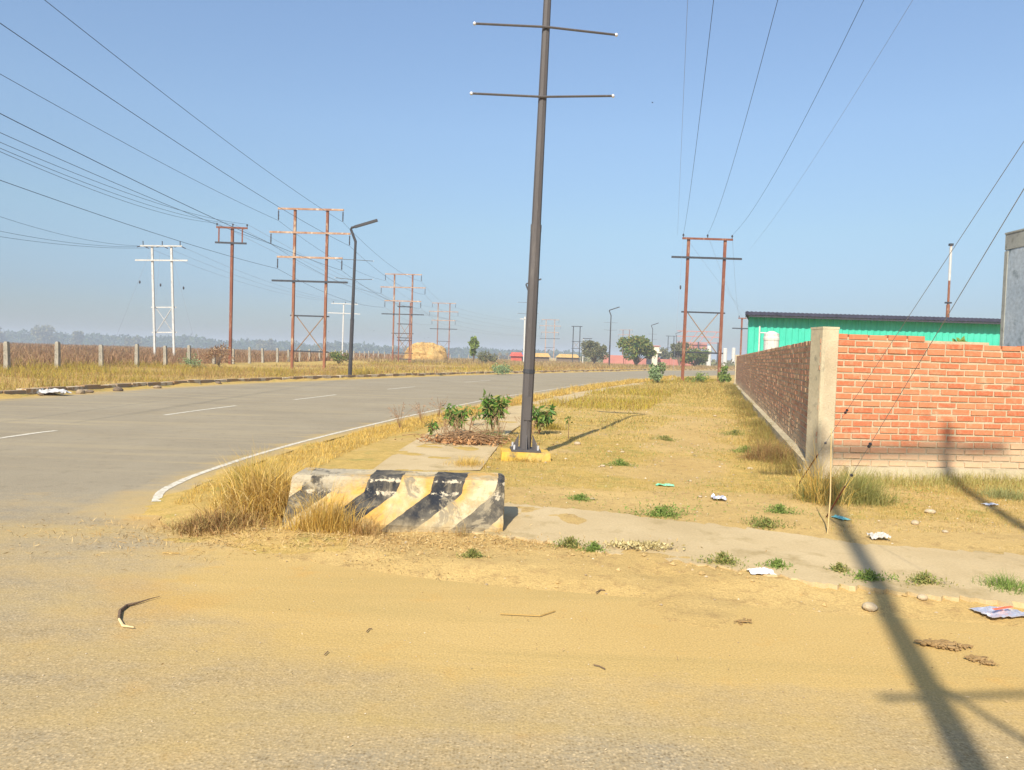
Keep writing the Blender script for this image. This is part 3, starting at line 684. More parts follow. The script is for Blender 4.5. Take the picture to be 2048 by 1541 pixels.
# ------------------------------------------------------------------ green shed
q0 = D(1492, 625, 36); q1 = D(2100, 638, 36)
tsd = thing('green_shed', 'green corrugated metal shed with black roof edge behind the brick walls', 'shed', (q0.x, 36, 0))
L_ = q1.x - q0.x + 6; Hs = q0.z; n = int(L_ / .05); v = []; f = []
for i in range(n + 1):
    x = .12 + i * .05; ph = (x % .3) / .3; y = -.035 if ph < .55 else .0
    sl_ = (.12 if i == 0 else 0)
    v += [(x, y, 0), (x, y, Hs - .22 - x * .0)]
for i in range(n): q = 2 * i; f.append((q, q + 2, q + 3, q + 1))
mesh_np('corrugated_wall', v, f, M_green, tsd)
mesh_np('side_wall', [(.13, .02, 0), (.13, .02, Hs - .22), (3.6, 10, Hs + .6), (3.6, 10, 0)], [(0, 1, 2, 3)], M_green, tsd)
v = []; f = []; n2 = int(L_ / .1)
for i in range(n2 + 1):
    x = -.2 + i * .1; z = Hs + (.025 if i % 2 else -.01); v += [(x, -.55, z - .16), (x, -.55, z), (x + 3.6, 10.5, z + .35), (x + 3.6, 10.5, z + .2)]
for i in range(n2):
    q = 4 * i; f += [(q, q + 4, q + 5, q + 1), (q + 1, q + 5, q + 6, q + 2), (q + 3, q + 2, q + 6, q + 7), (q, q + 3, q + 7, q + 4)]
mesh_np('roof', v, f, M_roof, tsd)
MB().box((L_ / 2, -.5, Hs - .21), (L_, .06, .07)).build('purlin', M_dark, tsd)
# white tank & pipe frame
q = D(1543, 676, 34)
o = MB().tube([(0, 0, 0), (0, 0, q.z - .15), (0, 0, q.z - .1), (0, 0, q.z), (0, 0, q.z + .05), (0, 0, q.z + .18), (0, 0, q.z + .22), (0, 0, q.z + .3)], [.33, .33, .35, .35, .33, .33, .26, .1], 16).build('water_tank', M_white)
for k in range(1): pass
o.location = (q.x, 34, 0); tag(o, 'white cylindrical water tank in front of the green shed behind the brick wall', 'water tank')
q = D(1519, 668, 34.2)
tp = thing('pipe_frame', 'white pipe bracket frame left of the white tank against the green shed', 'pipe frame', (q.x, 34.2, 0))
MB().tube([(0, 0, 0), (0, 0, q.z + .35)], .035, 6).build('upright', M_white, tp); MB().tube([(0, 0, q.z + .05), (.45, 0, q.z + .05)], .03, 6).build('crosspiece', M_white, tp)
MB().tube([(.42, 0, 0), (.42, 0, q.z + .05)], .025, 6).build('upright', M_white, tp)
# roof pole
q = D(1907, 490, 40)
tp = thing('antenna_pole', 'slender white and rusty pole rising above the green shed roof', 'pole', (q.x - .1, 40, 0), ry=R(-.2))
MB().tube([(0, 0, 0), (0, 0, 4.9), (0, 0, 4.9), (0, 0, q.z)], [.09, .09, .06, .05], 8).build('pole', M_rustp, tp)
MB().tube([(0, 0, q.z - 1.9), (0, 0, q.z - .1)], [.065, .065], 8).build('white_sleeve', M_white, tp)
MB().box((0, 0, q.z), (.2, .14, .12)).build('bracket', M_dark, tp); MB().box((0, 0, 5.0), (.3, .16, .08)).build('bracket', M_dark, tp)
# blue-grey building
q = D(2013, 470, 14.2)
tb = thing('plastered_building', 'tall weathered blue grey plastered building at the right edge behind the brick wall', 'building', (q.x, 14.2, 0))
MB().box((2.0, -1.6, q.z / 2 - .14), (4, 3.2, q.z - .29)).build('wall', M_plas, tb)
MB().box((2.0, -1.6, q.z - .14), (4.02, 3.22, .29)).build('parapet', M_gcon, tb)
MB().box((.0, -.04, q.z / 2 - .15), (.03, .09, q.z - .33)).build('corner_band', M_gcon, tb)
MB().box((2.0, -1.6, q.z + .02), (4.04, 3.24, .03)).build('coping', M_gcon, tb)

# ------------------------------------------------------------------ fence posts
def fpost():
    mb = MB(); mb.tube([(0, 0, -.3), (.01, 0, .5), (0, 0, 1.12), (0, 0, 1.19)], [.14, .13, .12, .085], 4)
    return mb
FX = []
yy = 32.0
while yy < 120: FX.append((-21.5, yy)); yy += 3.65
ang = 0
x, y = FX[-1]
for k in range(26):
    ang = min(ang + .035, R(32)); x += math.sin(ang) * 5; y += math.cos(ang) * 5; FX.append((x, y))
fm = None
for i, (x, y) in enumerate(FX):
    if fm is None: o = fpost().build('fence_post', M_post); fm = o
    else: o = fm.copy(); C.objects.link(o)
    o.location = (x + random.gauss(0, .08), y, gz(x, y)); o.rotation_euler = (random.gauss(0, .02), random.gauss(0, .02) + (.35 if i == 40 else 0), R(45) + random.gauss(0, .1)); s_ = random.uniform(.95, 1.12); o.scale = (1, 1, s_)
    if i < 8: lb = ('leftmost concrete fence post, thick and close to the left edge', 'second concrete fence post from the left edge', 'third concrete fence post from the left edge', 'fourth concrete fence post from the left, standing low in yellow grass', 'fence post just right of the foot of the white twin pole', 'sixth concrete fence post, beside the white twin pole field scrub', 'fence post beside the foot of the single rusty pole', 'fence post just right of the single rusty pole')[i]
    elif i < 14: lb = 'pale concrete fence post between the single rusty pole and the tall rusty twin pole'
    elif i < 24: lb = 'distant pale concrete fence post around the lamp on the far verge'
    else: lb = 'tiny far concrete fence post of the row running to the haystack'
    tag(o, lb, 'fence post', 'concrete fence posts along the field')

# ------------------------------------------------------------------ vegetation tools
def blades(name, pos, h, w_, mat, lean=.35, parent=None, curve=.4, rng=RNG, tint=None, dirs=None):
    n = len(pos); a = rng.uniform(0, 2 * np.pi, n); b = rng.uniform(0, 2 * np.pi, n) if dirs is None else dirs
    h = np.broadcast_to(h, (n,)).astype(float); w_ = np.broadcast_to(w_, (n,)); ln = np.abs(rng.normal(0, lean, n)) if np.isscalar(lean) else lean
    sx = np.stack([np.cos(a), np.sin(a), 0 * a], 1) * (w_ / 2)[:, None]; dv = np.stack([np.cos(b), np.sin(b), 0 * b], 1)
    up = np.array([0, 0, 1.0]); c = np.cos(ln)[:, None]; s = np.sin(ln)[:, None]
    mid = pos + (up * c + dv * s) * (h * .55)[:, None]; l2 = np.minimum(ln * (1 + curve) + .1 + rng.uniform(0, 1, n) * .9, 2.1)
    tip = mid + (up * np.cos(l2)[:, None] + dv * np.sin(l2)[:, None]) * (h * .45)[:, None]
    V = np.concatenate([pos - sx, pos + sx, mid + sx * .7, mid - sx * .7, tip], 0); i = np.arange(n)
    me = bpy.data.meshes.new(name); me.vertices.add(5 * n); me.vertices.foreach_set('co', V.astype(np.float32).ravel())
    q = np.stack([i, i + n, i + 2 * n, i + 3 * n], 1); t = np.stack([i + 3 * n, i + 2 * n, i + 4 * n], 1)
    loops = np.concatenate([q.ravel(), t.ravel()]); me.loops.add(len(loops)); me.loops.foreach_set('vertex_index', loops.astype(np.int32))
    me.polygons.add(2 * n); me.polygons.foreach_set('loop_start', np.concatenate([4 * i, 4 * n + 3 * i]).astype(np.int32))
    me.update(calc_edges=True); me.validate(); me.materials.append(mat)
    o = bpy.data.objects.new(name, me); C.objects.link(o)
    if parent: o.parent = parent
    return o
def onground(x, y, dz=-.005): return np.stack([x, y, gheight(x, y) + dz], 1)
def leaves(name, pos, size, mat, parent=None, aspect=.5, droop=0.0, rng=RNG, normal=None):
    """leaf faces (folded quads) at random orientations"""
    n = len(pos); d = rng.normal(0, 1, (n, 3)); d[:, 2] -= droop; d /= np.linalg.norm(d, axis=1)[:, None]
    e = rng.normal(0, 1, (n, 3)); e = np.cross(d, e); e /= np.linalg.norm(e, axis=1)[:, None]
    s = (np.broadcast_to(size, (n,)) * rng.uniform(.6, 1.3, n))[:, None]
    a = pos; b = pos + d * s * .5 + e * s * aspect * .5; c = pos + d * s; f_ = pos + d * s * .5 - e * s * aspect * .5
    V = np.concatenate([a, b, c, f_], 0); i = np.arange(n)
    me = bpy.data.meshes.new(name); me.vertices.add(4 * n); me.vertices.foreach_set('co', V.astype(np.float32).ravel())
    lo = np.stack([i, i + n, i + 2 * n, i + 3 * n], 1).ravel(); me.loops.add(4 * n); me.loops.foreach_set('vertex_index', lo.astype(np.int32))
    me.polygons.add(n); me.polygons.foreach_set('loop_start', (4 * i).astype(np.int32)); me.update(calc_edges=True); me.materials.append(mat)
    o = bpy.data.objects.new(name, me); C.objects.link(o)
    if parent: o.parent = parent
    return o
G_dry = leafy('dry_grass', [(.72, .47, .10), (.60, .38, .07), (.80, .58, .19), (.50, .38, .09), (.40, .25, .08), (.70, .48, .14)], .3)
G_mix = leafy('plot_grass', [(.66, .46, .15), (.52, .35, .10), (.70, .52, .20), (.34, .33, .08), (.42, .28, .10), (.30, .27, .07), (.58, .40, .11)], .3)
G_yel = leafy('yellow_grass', [(.54, .40, .05), (.44, .35, .045), (.30, .28, .05), (.62, .46, .09), (.44, .28, .07), (.30, .19, .07)], .35)
G_grn = leafy('green_weed', [(.14, .24, .045), (.22, .32, .07), (.30, .36, .09), (.16, .22, .06)], .3)
G_wd = leafy('weed_mixed', [(.16, .22, .05), (.26, .30, .08), (.42, .36, .12), (.12, .17, .04), (.50, .38, .15)], .3)
G_brn = leafy('brown_scrub', [(.28, .155, .08), (.38, .21, .11), (.20, .115, .06), (.46, .29, .15), (.26, .19, .08)], .2)
G_red = leafy('reddish_grass', [(.48, .29, .11), (.38, .21, .09), (.56, .38, .15), (.34, .26, .08), (.24, .15, .07)], .3)
G_leaf = leafy('sapling_leaf', [(.06, .14, .02), (.10, .21, .03), (.18, .29, .05), (.08, .16, .03), (.30, .34, .09), (.34, .26, .10)], .3, .5)
G_tree = leafy('tree_leaf', [(.06, .11, .025), (.11, .17, .035), (.19, .22, .05), (.30, .26, .07), (.08, .12, .03)], .25)
G_calo = leafy('milkweed_leaf', [(.22, .30, .14), (.32, .40, .20), (.14, .22, .08), (.26, .33, .14)], .25)
G_hay = leafy('hay', [(.60, .40, .14), (.50, .32, .10), (.68, .48, .2)], .2)
G_litter = leafy('dead_leaf', [(.50, .33, .13), (.56, .40, .17), (.40, .24, .08), (.62, .46, .22), (.34, .2, .07)], .15)
def pts_in(x0, x1, y0, y1, n, fn):
    x = RNG.uniform(x0, x1, n); y = RNG.uniform(y0, y1, n); k = RNG.uniform(0, 1, n) < fn(x, y); return x[k], y[k]
fpT, fpB = np.array(FP_TOP), np.array(FP_BOT); FPOLY = np.vstack([fpT, fpB[::-1]]); FQP = np.vstack([FQ_L, FQ_R[::-1]])
def offpath(x, y, m=.0):
    k = np.interp(x, [a[0] for a in FP_TOP], [a[1] for a in FP_TOP]); e = np.interp(y, [a[1] for a in FQ_R], [a[0] for a in FQ_R]); l = np.interp(y, [a[1] for a in FQ_L], [a[0] for a in FQ_L])
    return (y > k + m) & ~((x > l - m) & (x < e + m))
def wallx(y): return W0[0] + (y - W0[1]) * (W1[0] - W0[0]) / (W1[1] - W0[1])
# plot grass, near and far
f_ = lambda x, y: grass_mask(x, y) ** 1.3 * offpath(x, y) * (x < np.where(y > W0[1], wallx(y), 99)) * (pdist(x, y, POLY) > .1) * (.35 + fbm(x * 3, y * 3, 41)) 
x, y = pts_in(-1.5, 8, 6.9, 14, 170000, f_); h = RNG.uniform(.015, .05, len(x)) * (.6 + 1.0 * fbm(x * .9, y * .9, 77))
tag(blades('dry_grass', onground(x, y), h, .0045, G_mix, .8), kind='stuff')
x, y = pts_in(-1, 14, 13.5, 50, 150000, f_); h = RNG.uniform(.03, .09, len(x)) * (.6 + 1.0 * fbm(x * .5, y * .5, 78)) * (1 + ss((y - 26) / 12) * 1.6)
tag(blades('dry_grass', onground(x, y), h, .008 + .0003 * y, G_mix, .7), kind='stuff')
# taller yellow strip between footpath and carriageway, thickening with distance
def strip_pts(n, P, lo, hi, t0, t1, pw=1):
    s = np.r_[0, np.cumsum(np.hypot(*np.diff(P, axis=0).T))]; t = t0 + (t1 - t0) * RNG.uniform(0, 1, n) ** pw
    px = np.interp(t, s, P[:, 0]); py = np.interp(t, s, P[:, 1]); qx = np.interp(t + .1, s, P[:, 0]); qy = np.interp(t + .1, s, P[:, 1])
    dx, dy = qx - px, qy - py; l = np.hypot(dx, dy) + 1e-9; o = RNG.uniform(lo, hi, n); return px + dy / l * o, py - dx / l * o, t
x, y, t = strip_pts(60000, RIGHT, .08, 1.0, .5, 60, 1.4); k = RNG.uniform(0, 1, len(x)) < ss(fbm(x * .8, y * .8, 51) * 2.4 - .55)
x, y, t = x[k], y[k], t[k]
tag(blades('verge_grass', onground(x, y), RNG.uniform(.02, .15, len(x)) * (.3 + 1.1 * fbm(x * 1.5, y * 1.5, 53)) * (.8 + ss((t - 8) / 12) * 1.5), .004 + .0005 * t, G_dry, .75), kind='stuff')
x, y, t = strip_pts(22000, RIGHT, 1.5, 4.8, 15, 55); k = (RNG.uniform(0, 1, len(x)) < ss(fbm(x * .35, y * .35, 52) * 3 - 1.1)) & (x < wallx(y) - .3)
x, y, t = x[k], y[k], t[k]
tag(blades('verge_grass', onground(x, y), RNG.uniform(.08, .36, len(x)) * (.4 + fbm(x, y, 54)), .006 + .0005 * t, G_yel, .6), kind='stuff')
# grass at the foot of the long wall
t = RNG.uniform(0, WL, 26000); o_ = -np.abs(RNG.normal(0, .28, 26000)) - .08; x = W0[0] + wdir[0] * t + wdir[1] * o_; y = W0[1] + wdir[1] * t - wdir[0] * o_
x = W0[0] + wdir[0] * t - wdir[1] * (-o_) ; y = W0[1] + wdir[1] * t + wdir[0] * (-o_)
tag(blades('dry_grass', onground(x, y), RNG.uniform(.04, .34, len(x)) * ss(fbm(x * .9, y * .9, 61) * 2.6 - .75), .004 + .0004 * t, leafy('wall_grass', [(.40, .30, .09), (.26, .24, .06), (.33, .20, .07), (.20, .20, .05)], .3), .45), kind='stuff')
# grass before the front wall
x, y = pts_in(4.2, 9, 8.7, 10.1, 26000, lambda x, y: ss((y - 8.6) / 1.0) * (y < 10.2) * fbm(x * 2, y * 2, 63)); k = y < W0[1] + (x - W0[0]) * fdir[1] / fdir[0] - .1; x, y = x[k], y[k]
tag(blades('dry_grass', onground(x, y), RNG.uniform(.04, .22, len(x)) * ss((y - 8.2) / 1.6), .006, leafy('wall_foot_grass', [(.46, .38, .13), (.36, .34, .09), (.52, .42, .18), (.28, .30, .07)], .3), .5), kind='stuff')
x, y = pts_in(2.9, 8, 6.6, 9.2, 60000, lambda x, y: .55 * fbm(x * 2, y * 2, 64) * (y > 6.3 + x * .12)); 
tag(blades('dry_grass', onground(x, y), RNG.uniform(.01, .05, len(x)), .005, G_mix, .9), kind='stuff')
# left verge: yellow green grass between kerb and fence, brown scrub beyond
f_ = lambda x, y: ss(fbm(x * .25, y * .5, 71) * 6 - 2.6) * (pdist(x, y, LEFT, False) > .35) * (pdist(x, y, POLY) > 0)
x, y = pts_in(-27, -8, 18, 48, 75000, f_); k = x < np.interp(y, LEFT[:, 1], LEFT[:, 0]) - .4; x, y = x[k], y[k]
tag(blades('verge_grass', onground(x, y), RNG.uniform(.06, .62, len(x)) * (.25 + 1.1 * fbm(x * .7, y * .7, 72)), .014, G_yel, .55), kind='stuff')
x, y = pts_in(-24, -8, 18, 50, 40000, lambda x, y: (pdist(x, y, LEFT, False) > .35) * (pdist(x, y, POLY) > 0) * .8); k = x < np.interp(y, LEFT[:, 1], LEFT[:, 0]) - .4; x, y = x[k], y[k]
tag(blades('verge_grass', onground(x, y), RNG.uniform(.04, .4, len(x)) * (.3 + 1.1 * fbm(x * .6, y * .6, 76)), .014, G_red, .6), kind='stuff')
x, y = pts_in(-24, 34, 46, 140, 110000, f_); k = (x < np.interp(y, LEFT[:, 1], LEFT[:, 0]) - .6) & (x > -21 + (y - 46) * .15); x, y = x[k], y[k]
tag(blades('verge_grass', onground(x, y), RNG.uniform(.05, .5, len(x)) * (.3 + 1.1 * fbm(x * .4, y * .4, 73)), .035, G_red, .6), kind='stuff')
x, y = pts_in(-24, 30, 44, 110, 40000, lambda x, y: ss(fbm(x * .12, y * .12, 75) * 5 - 2.4)); k = (x < np.interp(y, LEFT[:, 1], LEFT[:, 0]) - .8) & (x > -21 + (y - 46) * .12); x, y = x[k], y[k]
tag(blades('verge_grass', onground(x, y), RNG.uniform(.15, .7, len(x)) * (.3 + 1.1 * fbm(x * .4, y * .4, 74)), .035, G_yel, .6), kind='stuff')
x, y = pts_in(-70, -21.9, 29, 75, 120000, lambda x, y: .45 + .6 * fbm(x * .3, y * .3, 81)); k = -x < y * .75 + 6; x, y = x[k], y[k]
tag(blades('brown_scrub', onground(x, y), RNG.uniform(.25, 1.0, len(x)) * (.35 + 1.2 * fbm(x * .45, y * .45, 82)), .028, G_brn, .6), kind='stuff')
x, y = pts_in(-125, -14, 70, 160, 130000, lambda x, y: .5 + .6 * fbm(x * .2, y * .2, 83)); k = (-x < y * .75 + 6) & (x < -21 + np.maximum(0, (y - 120) * .2)); x, y = x[k], y[k]
tag(blades('brown_scrub', onground(x, y), RNG.uniform(.5, 1.05, len(x)), .09, G_brn, .35), kind='stuff')
x, y = pts_in(-40, 60, 95, 180, 60000, lambda x, y: .5 + .6 * fbm(x * .2, y * .2, 84)); k = (x < np.interp(y, LEFT[:, 1], LEFT[:, 0]) - 2.5) & (x > -21 + (y - 95) * .1); x, y = x[k], y[k]
tag(blades('brown_scrub', onground(x, y), RNG.uniform(.3, .75, len(x)), .09, leafy('far_scrub', [(.36, .24, .11), (.28, .18, .08), (.44, .32, .14), (.24, .20, .07)], .2), .35), kind='stuff')

# big dry clump left of and in front of the barrier
def clump(label, px, py, r, n, hmin, hmax, mat, wd=.005, lean=.4, name='grass_clump', cat='grass clump', sq=1.0, group=None, cz=None):
    p = G(px, py, .02); a = RNG.uniform(0, 2 * np.pi, n); rr = r * np.sqrt(RNG.uniform(0, 1, n)) * RNG.uniform(.3, 1, n)
    lx = np.cos(a) * rr; ly = np.sin(a) * rr * sq; b = a + RNG.normal(0, 1.5, n)
    h = (hmin + (hmax - hmin) * RNG.uniform(0, 1, n) ** 1.6) * (1.15 - .6 * rr / r); le = np.abs(RNG.normal(0, lean * 1.25, n)) * (.5 + .9 * rr / r)
    z = gheight(lx + p.x, ly + p.y) - .01
    o = blades(name, np.stack([lx, ly, z], 1), h, wd, mat, le, dirs=b); o.location = (p.x, p.y, 0)
    return tag(o, label, cat, group)
clump('large bushy clump of golden dry grass at the left end of the striped barrier', 545, 1035, .64, 3200, .12, .72, G_dry, .008, .5, sq=.6)
clump('greenish golden grass tuft standing tallest beside the barrier end', 505, 1010, .32, 1000, .25, .60, G_yel, .007, .4, sq=.8)
clump('long pale straggling stems arching out of the golden grass at the barrier end', 535, 1040, .62, 420, .3, .78, leafy('pale_stem', [(.85, .65, .30), (.70, .48, .16), (.55, .36, .12)], .2), .0055, .8, sq=.6)
clump('low sprawl of brown dry grass spreading onto the road left of the barrier', 430, 1055, .62, 2400, .06, .26, G_red, .007, .9, sq=.55)
clump('thin reddish dry stems growing in front of the left half of the barrier', 650, 1066, .42, 1000, .12, .52, G_dry, .0045, .35, sq=.3)
clump('sparse dry stems before the middle of the barrier', 735, 1074, .25, 240, .08, .3, G_red, .004, .35, sq=.3)
clump('few small dry stems before the right end of the barrier', 925, 1078, .12, 40, .08, .2, G_red, .004, .3, sq=.4)
clump('orange dry grass tuft beside the lamp plinth', 940, 935, .42, 900, .05, .2, G_dry, .005, .5)
clump('tangled dry and green grass around the twig pile behind the barrier', 975, 885, .55, 1500, .06, .34, G_wd, .006, .6, sq=.45)
clump('tangle of olive grass right of the lamp pole foot', 1095, 862, .5, 1300, .06, .30, G_yel, .006, .6, sq=.5)
clump('dry grass tuft growing around the front of the yellow plinth', 1040, 925, .5, 1400, .05, .19, G_mix, .005, .5, sq=.5)
clump('bushy brown dead grass clump against the foot of the long brick wall', 1540, 925, .50, 1700, .15, .5, leafy('dead_clump', [(.34, .19, .08), (.28, .17, .07), (.42, .27, .1), (.24, .20, .06)], .2), .007, .5)
clump('olive green wispy grass clump at the corner of the front brick wall', 1715, 1010, .42, 2400, .1, .52, leafy('wispy', [(.26, .26, .07), (.34, .33, .10), (.42, .36, .13), (.19, .22, .05)], .3), .005, .45)
clump('dark green weed clump at the foot of the leaning stay rod', 1640, 1010, .3, 1300, .08, .42, G_wd, .006, .6)
clump('tall dry straw stems standing beside the stay rod', 1640, 1012, .34, 420, .25, .85, G_dry, .005, .4)
clump('small grey green grass clump by the wall at the right edge', 2010, 1000, .4, 1000, .06, .2, leafy('gg', [(.30, .32, .12), (.38, .36, .15), (.22, .26, .08)], .3), .005, .6)
clump('bright green grass clump at the right edge above the foil packet', 2010, 1185, .24, 800, .05, .16, G_grn, .005, .6)
for i, (px, py, r_, lb) in enumerate(((1325, 1032, .26, 'spreading green weed at the upper edge of the side footpath'), (1530, 1055, .18, 'pale green grass tuft on the plot edge above the side footpath'), (1560, 1030, .15, 'dark green tuft left of the stay rod weeds'),
        (1140, 1097, .12, 'small green weed below the footpath right of the barrier'), (1187, 1105, .07, 'tiny green weed next to a small green weed below the footpath'), (1445, 1132, .14, 'low green weed in the dug soil below the footpath'), (1553, 1140, .10, 'dark green weed beside the crumpled white paper'),
        (1678, 1148, .06, 'upright little green seedling at the edge of the long shadow'), (1738, 1165, .12, 'green weed lying in the long pole shadow'), (1850, 1172, .13, 'green weed right of the long pole shadow'), (1240, 935, .16, 'greyish green tuft in the middle of the plot'),
        (1330, 880, .2, 'olive tuft in the upper middle of the plot'), (1160, 1000, .12, 'green tuft right of the barrier top'), (1470, 870, .25, 'olive weed near the foot of the long wall'), (1490, 905, .2, 'olive tuft against the wall plinth'), (945, 1115, .07, 'tiny green sprout among straw before the barrier'))):
    q = G(px, py, .04); n_ = int(500 + 2600 * r_); a = RNG.uniform(0, 6.28, n_); rr = r_ * np.abs(RNG.normal(0, .5, n_)); k_ = 1 + .5 * np.sin(a * 3 + i); lx, ly = np.cos(a) * rr * k_ * 1.3, np.sin(a) * rr * k_ * .7
    z_ = gheight(lx + q.x, ly + q.y) + RNG.uniform(0, 1, n_) ** 1.5 * (.03 + r_ * .35) * np.exp(-(rr / r_) ** 2) * (.4 + fbm(lx * 18, ly * 18, i))
    o = leaves('weed', np.stack([lx, ly, z_], 1), .022 + r_ * .05, (G_grn, G_wd)[i % 2], aspect=.28, droop=-.6); o.location = (q.x, q.y, 0); tag(o, lb, 'weed', 'green weeds')
# straw litter, dead leaves & pebbles
def pebbles(name, x, y, rmin, rmax, m, z=None):
    n = len(x); oc = np.array([(1, 0, 0), (0, 1, 0), (-1, 0, 0), (0, -1, 0), (0, 0, .7), (0, 0, -.5)], float); fc = np.array([(0, 1, 4), (1, 2, 4), (2, 3, 4), (3, 0, 4), (1, 0, 5), (2, 1, 5), (3, 2, 5), (0, 3, 5)])
    r_ = rmin + (rmax - rmin) * RNG.uniform(0, 1, n) ** 3; z = gheight(x, y) if z is None else z
    V = (oc[None] * r_[:, None, None] * RNG.uniform(.6, 1.3, (n, 6, 1)) + np.stack([x, y, z + r_ * .2], 1)[:, None]).reshape(-1, 3); Fc = (fc[None] + 6 * np.arange(n)[:, None, None]).reshape(-1, 3)
    return tag(mesh_np(name, V, Fc, m), kind='stuff')
x = RNG.normal(BX + .25, .8, 2600); y = RNG.normal(BY - .35, .16, 2600); k = (y < BY - .02); x, y = x[k], y[k]
tag(leaves('straw_litter', onground(x, y, .008), .035, G_litter, aspect=.2), kind='stuff')
x = RNG.normal(BX - 1.2, .9, 2600); y = RNG.normal(BY - .25, .3, 2600)
tag(leaves('straw_litter', np.stack([x, y, np.maximum(gheight(x, y), 0) + .006], 1), .05, G_litter, aspect=.1), kind='stuff')
x, y = pts_in(-1.2, 8.5, 4.9, 6.9, 16000, lambda x, y: ss(fbm(x * 1.2, y * 2.5, 95) * 4 - 1.6) * (y > 5.0 - .06 * x) * (y < np.interp(x, [a[0] for a in FP_BOT], [a[1] for a in FP_BOT]) + .03))
tag(leaves('soil_litter', onground(x, y, .004), .022, leafy('soil_bits', [(.30, .19, .08), (.42, .28, .12), (.22, .14, .06), (.56, .42, .2)], 0), aspect=.3), kind='stuff')
x, y = pts_in(-1.2, 8.5, 4.8, 7.2, 2600, lambda x, y: ss(fbm(x * 2, y * 2.5, 96) * 4 - 1.7) * (y < np.interp(x, [a[0] for a in FP_BOT], [a[1] for a in FP_BOT]) + .02)); pebbles('soil_clods', x, y, .006, .03, leafy('clod', [(.50, .34, .14), (.42, .28, .11), (.56, .40, .18)], 0))
x, y = pts_in(-.5, 13, 7.2, 45, 60000, lambda x, y: ss(fbm(x * .9, y * .9, 97) * 6 - 2.7) * offpath(x, y) * (x < np.where(y > W0[1], wallx(y), 99)) * (14 / (y + 6)))
tag(leaves('low_green_cover', np.stack([x, y, gheight(x, y) + RNG.uniform(0, .035, len(x))], 1), .022 + .0012 * y, leafy('cover', [(.24, .28, .07), (.34, .34, .09), (.18, .24, .05), (.44, .38, .12)], .3), aspect=.3), kind='stuff')
q = G(1275, 1104, .03); x = RNG.normal(q.x, .14, 500); y = RNG.normal(q.y, .05, 500)
tag(leaves('dead_leaves', onground(x, y, .03), .035, leafy('pale_leaf', [(.62, .52, .27), (.50, .40, .18), (.30, .24, .1)], .1), aspect=.5), kind='stuff')
def rock(r, seed, m):
    bm_ = bmesh.new(); bmesh.ops.create_icosphere(bm_, subdivisions=2, radius=r); rs = random.Random(seed); a, b, c = rs.uniform(.7, 1.2), rs.uniform(.6, 1), rs.uniform(.35, .6)
    for v_ in bm_.verts:
        k = 1 + .35 * (fbm(np.array([v_.co.x / r * 1.5 + seed]), np.array([v_.co.y / r * 1.5 + v_.co.z / r]), seed)[0] - .5); v_.co = Vector((v_.co.x * a * k, v_.co.y * b * k, v_.co.z * c * k))
    me = bpy.data.meshes.new('stone'); bm_.to_mesh(me); bm_.free(); me.materials.append(m); return me
M_stone = noisy('stone', (.48, .38, .24), (.38, .29, .18), 9, (.54, .46, .33), fine=60)
M_peb = leafy('pebble', [(.52, .40, .24), (.30, .22, .13), (.62, .52, .36), (.40, .30, .18)], 0)
x, y = pts_in(-3, 9, 4.6, 9.5, 5000, lambda x, y: .5 + 0 * x); pebbles('gravel', x, y, .003, .014, M_peb)
x, y = pts_in(-5, 6, 1.7, 5.5, 700, lambda x, y: ss(fbm(x * .8, y * 1.5, 99) * 4 - 1.4)); tag(leaves('road_litter', np.stack([x, y, 0 * x + .006], 1), .02, leafy('road_bits', [(.22, .14, .07), (.45, .32, .16), (.62, .48, .28)], 0), aspect=.25), kind='stuff')
x, y = pts_in(-1, 9, 9, 24, 3500, lambda x, y: .5 * (x < wallx(y))); pebbles('gravel', x, y, .006, .025, M_peb)
x, y = pts_in(-5, 5, 1.6, 5.5, 4500, lambda x, y: .5 * (pdist(x, y, POLY) < 0)); pebbles('gravel', x, y, .0015, .006, M_peb, np.zeros(len(x)) + .001)
for i, (px, py, r_, lb) in enumerate(((1205, 938, .07, 'pale stone lying beside a grey stone on the plot grass'), (1222, 941, .05, 'small grey stone touching the pale stone on the plot grass'), (1245, 905, .06, 'broken reddish stone in the middle of the plot'), (1218, 903, .05, 'reddish brick chip left of the broken stone'), (1380, 965, .05, 'tan stone right of the green plastic scrap'), (1185, 998, .05, 'pinkish stone above the side footpath'), (1400, 998, .05, 'flat tan stone beside the silver foil'),
                                      (1860, 1033, .09, 'flat pale stone in the grass before the front wall'), (1830, 1052, .07, 'flat stone below the pale stone before the front wall'), (1890, 1068, .05, 'small tan stone near the crumpled plastic bag'), (1740, 1205, .09, 'dusty stone half in the long pole shadow'), (1845, 1197, .06, 'tan stone beside the weed right of the pole shadow'), (1500, 938, .06, 'white stone before the brown dead grass clump'), (1340, 1083, .04, 'brown stone on the dug soil'), (1155, 890, .10, 'angular stone by the base of the lamp shadow'), (977, 936, .05, 'small pink stone left of the plinth'), (1430, 835, .08, 'pale stone in the upper plot'), (1605, 945, .12, 'broken concrete lump at the foot of the corner post'))):
    q = G(px, py, .04); o = bpy.data.objects.new('stone', rock(r_ * .62, i + 3, M_stone)); C.objects.link(o); o.location = (q.x, q.y, gz(q.x, q.y) + r_ * .2); o.rotation_euler = (0, 0, i * 1.3); tag(o, lb, 'stone', 'loose stones')

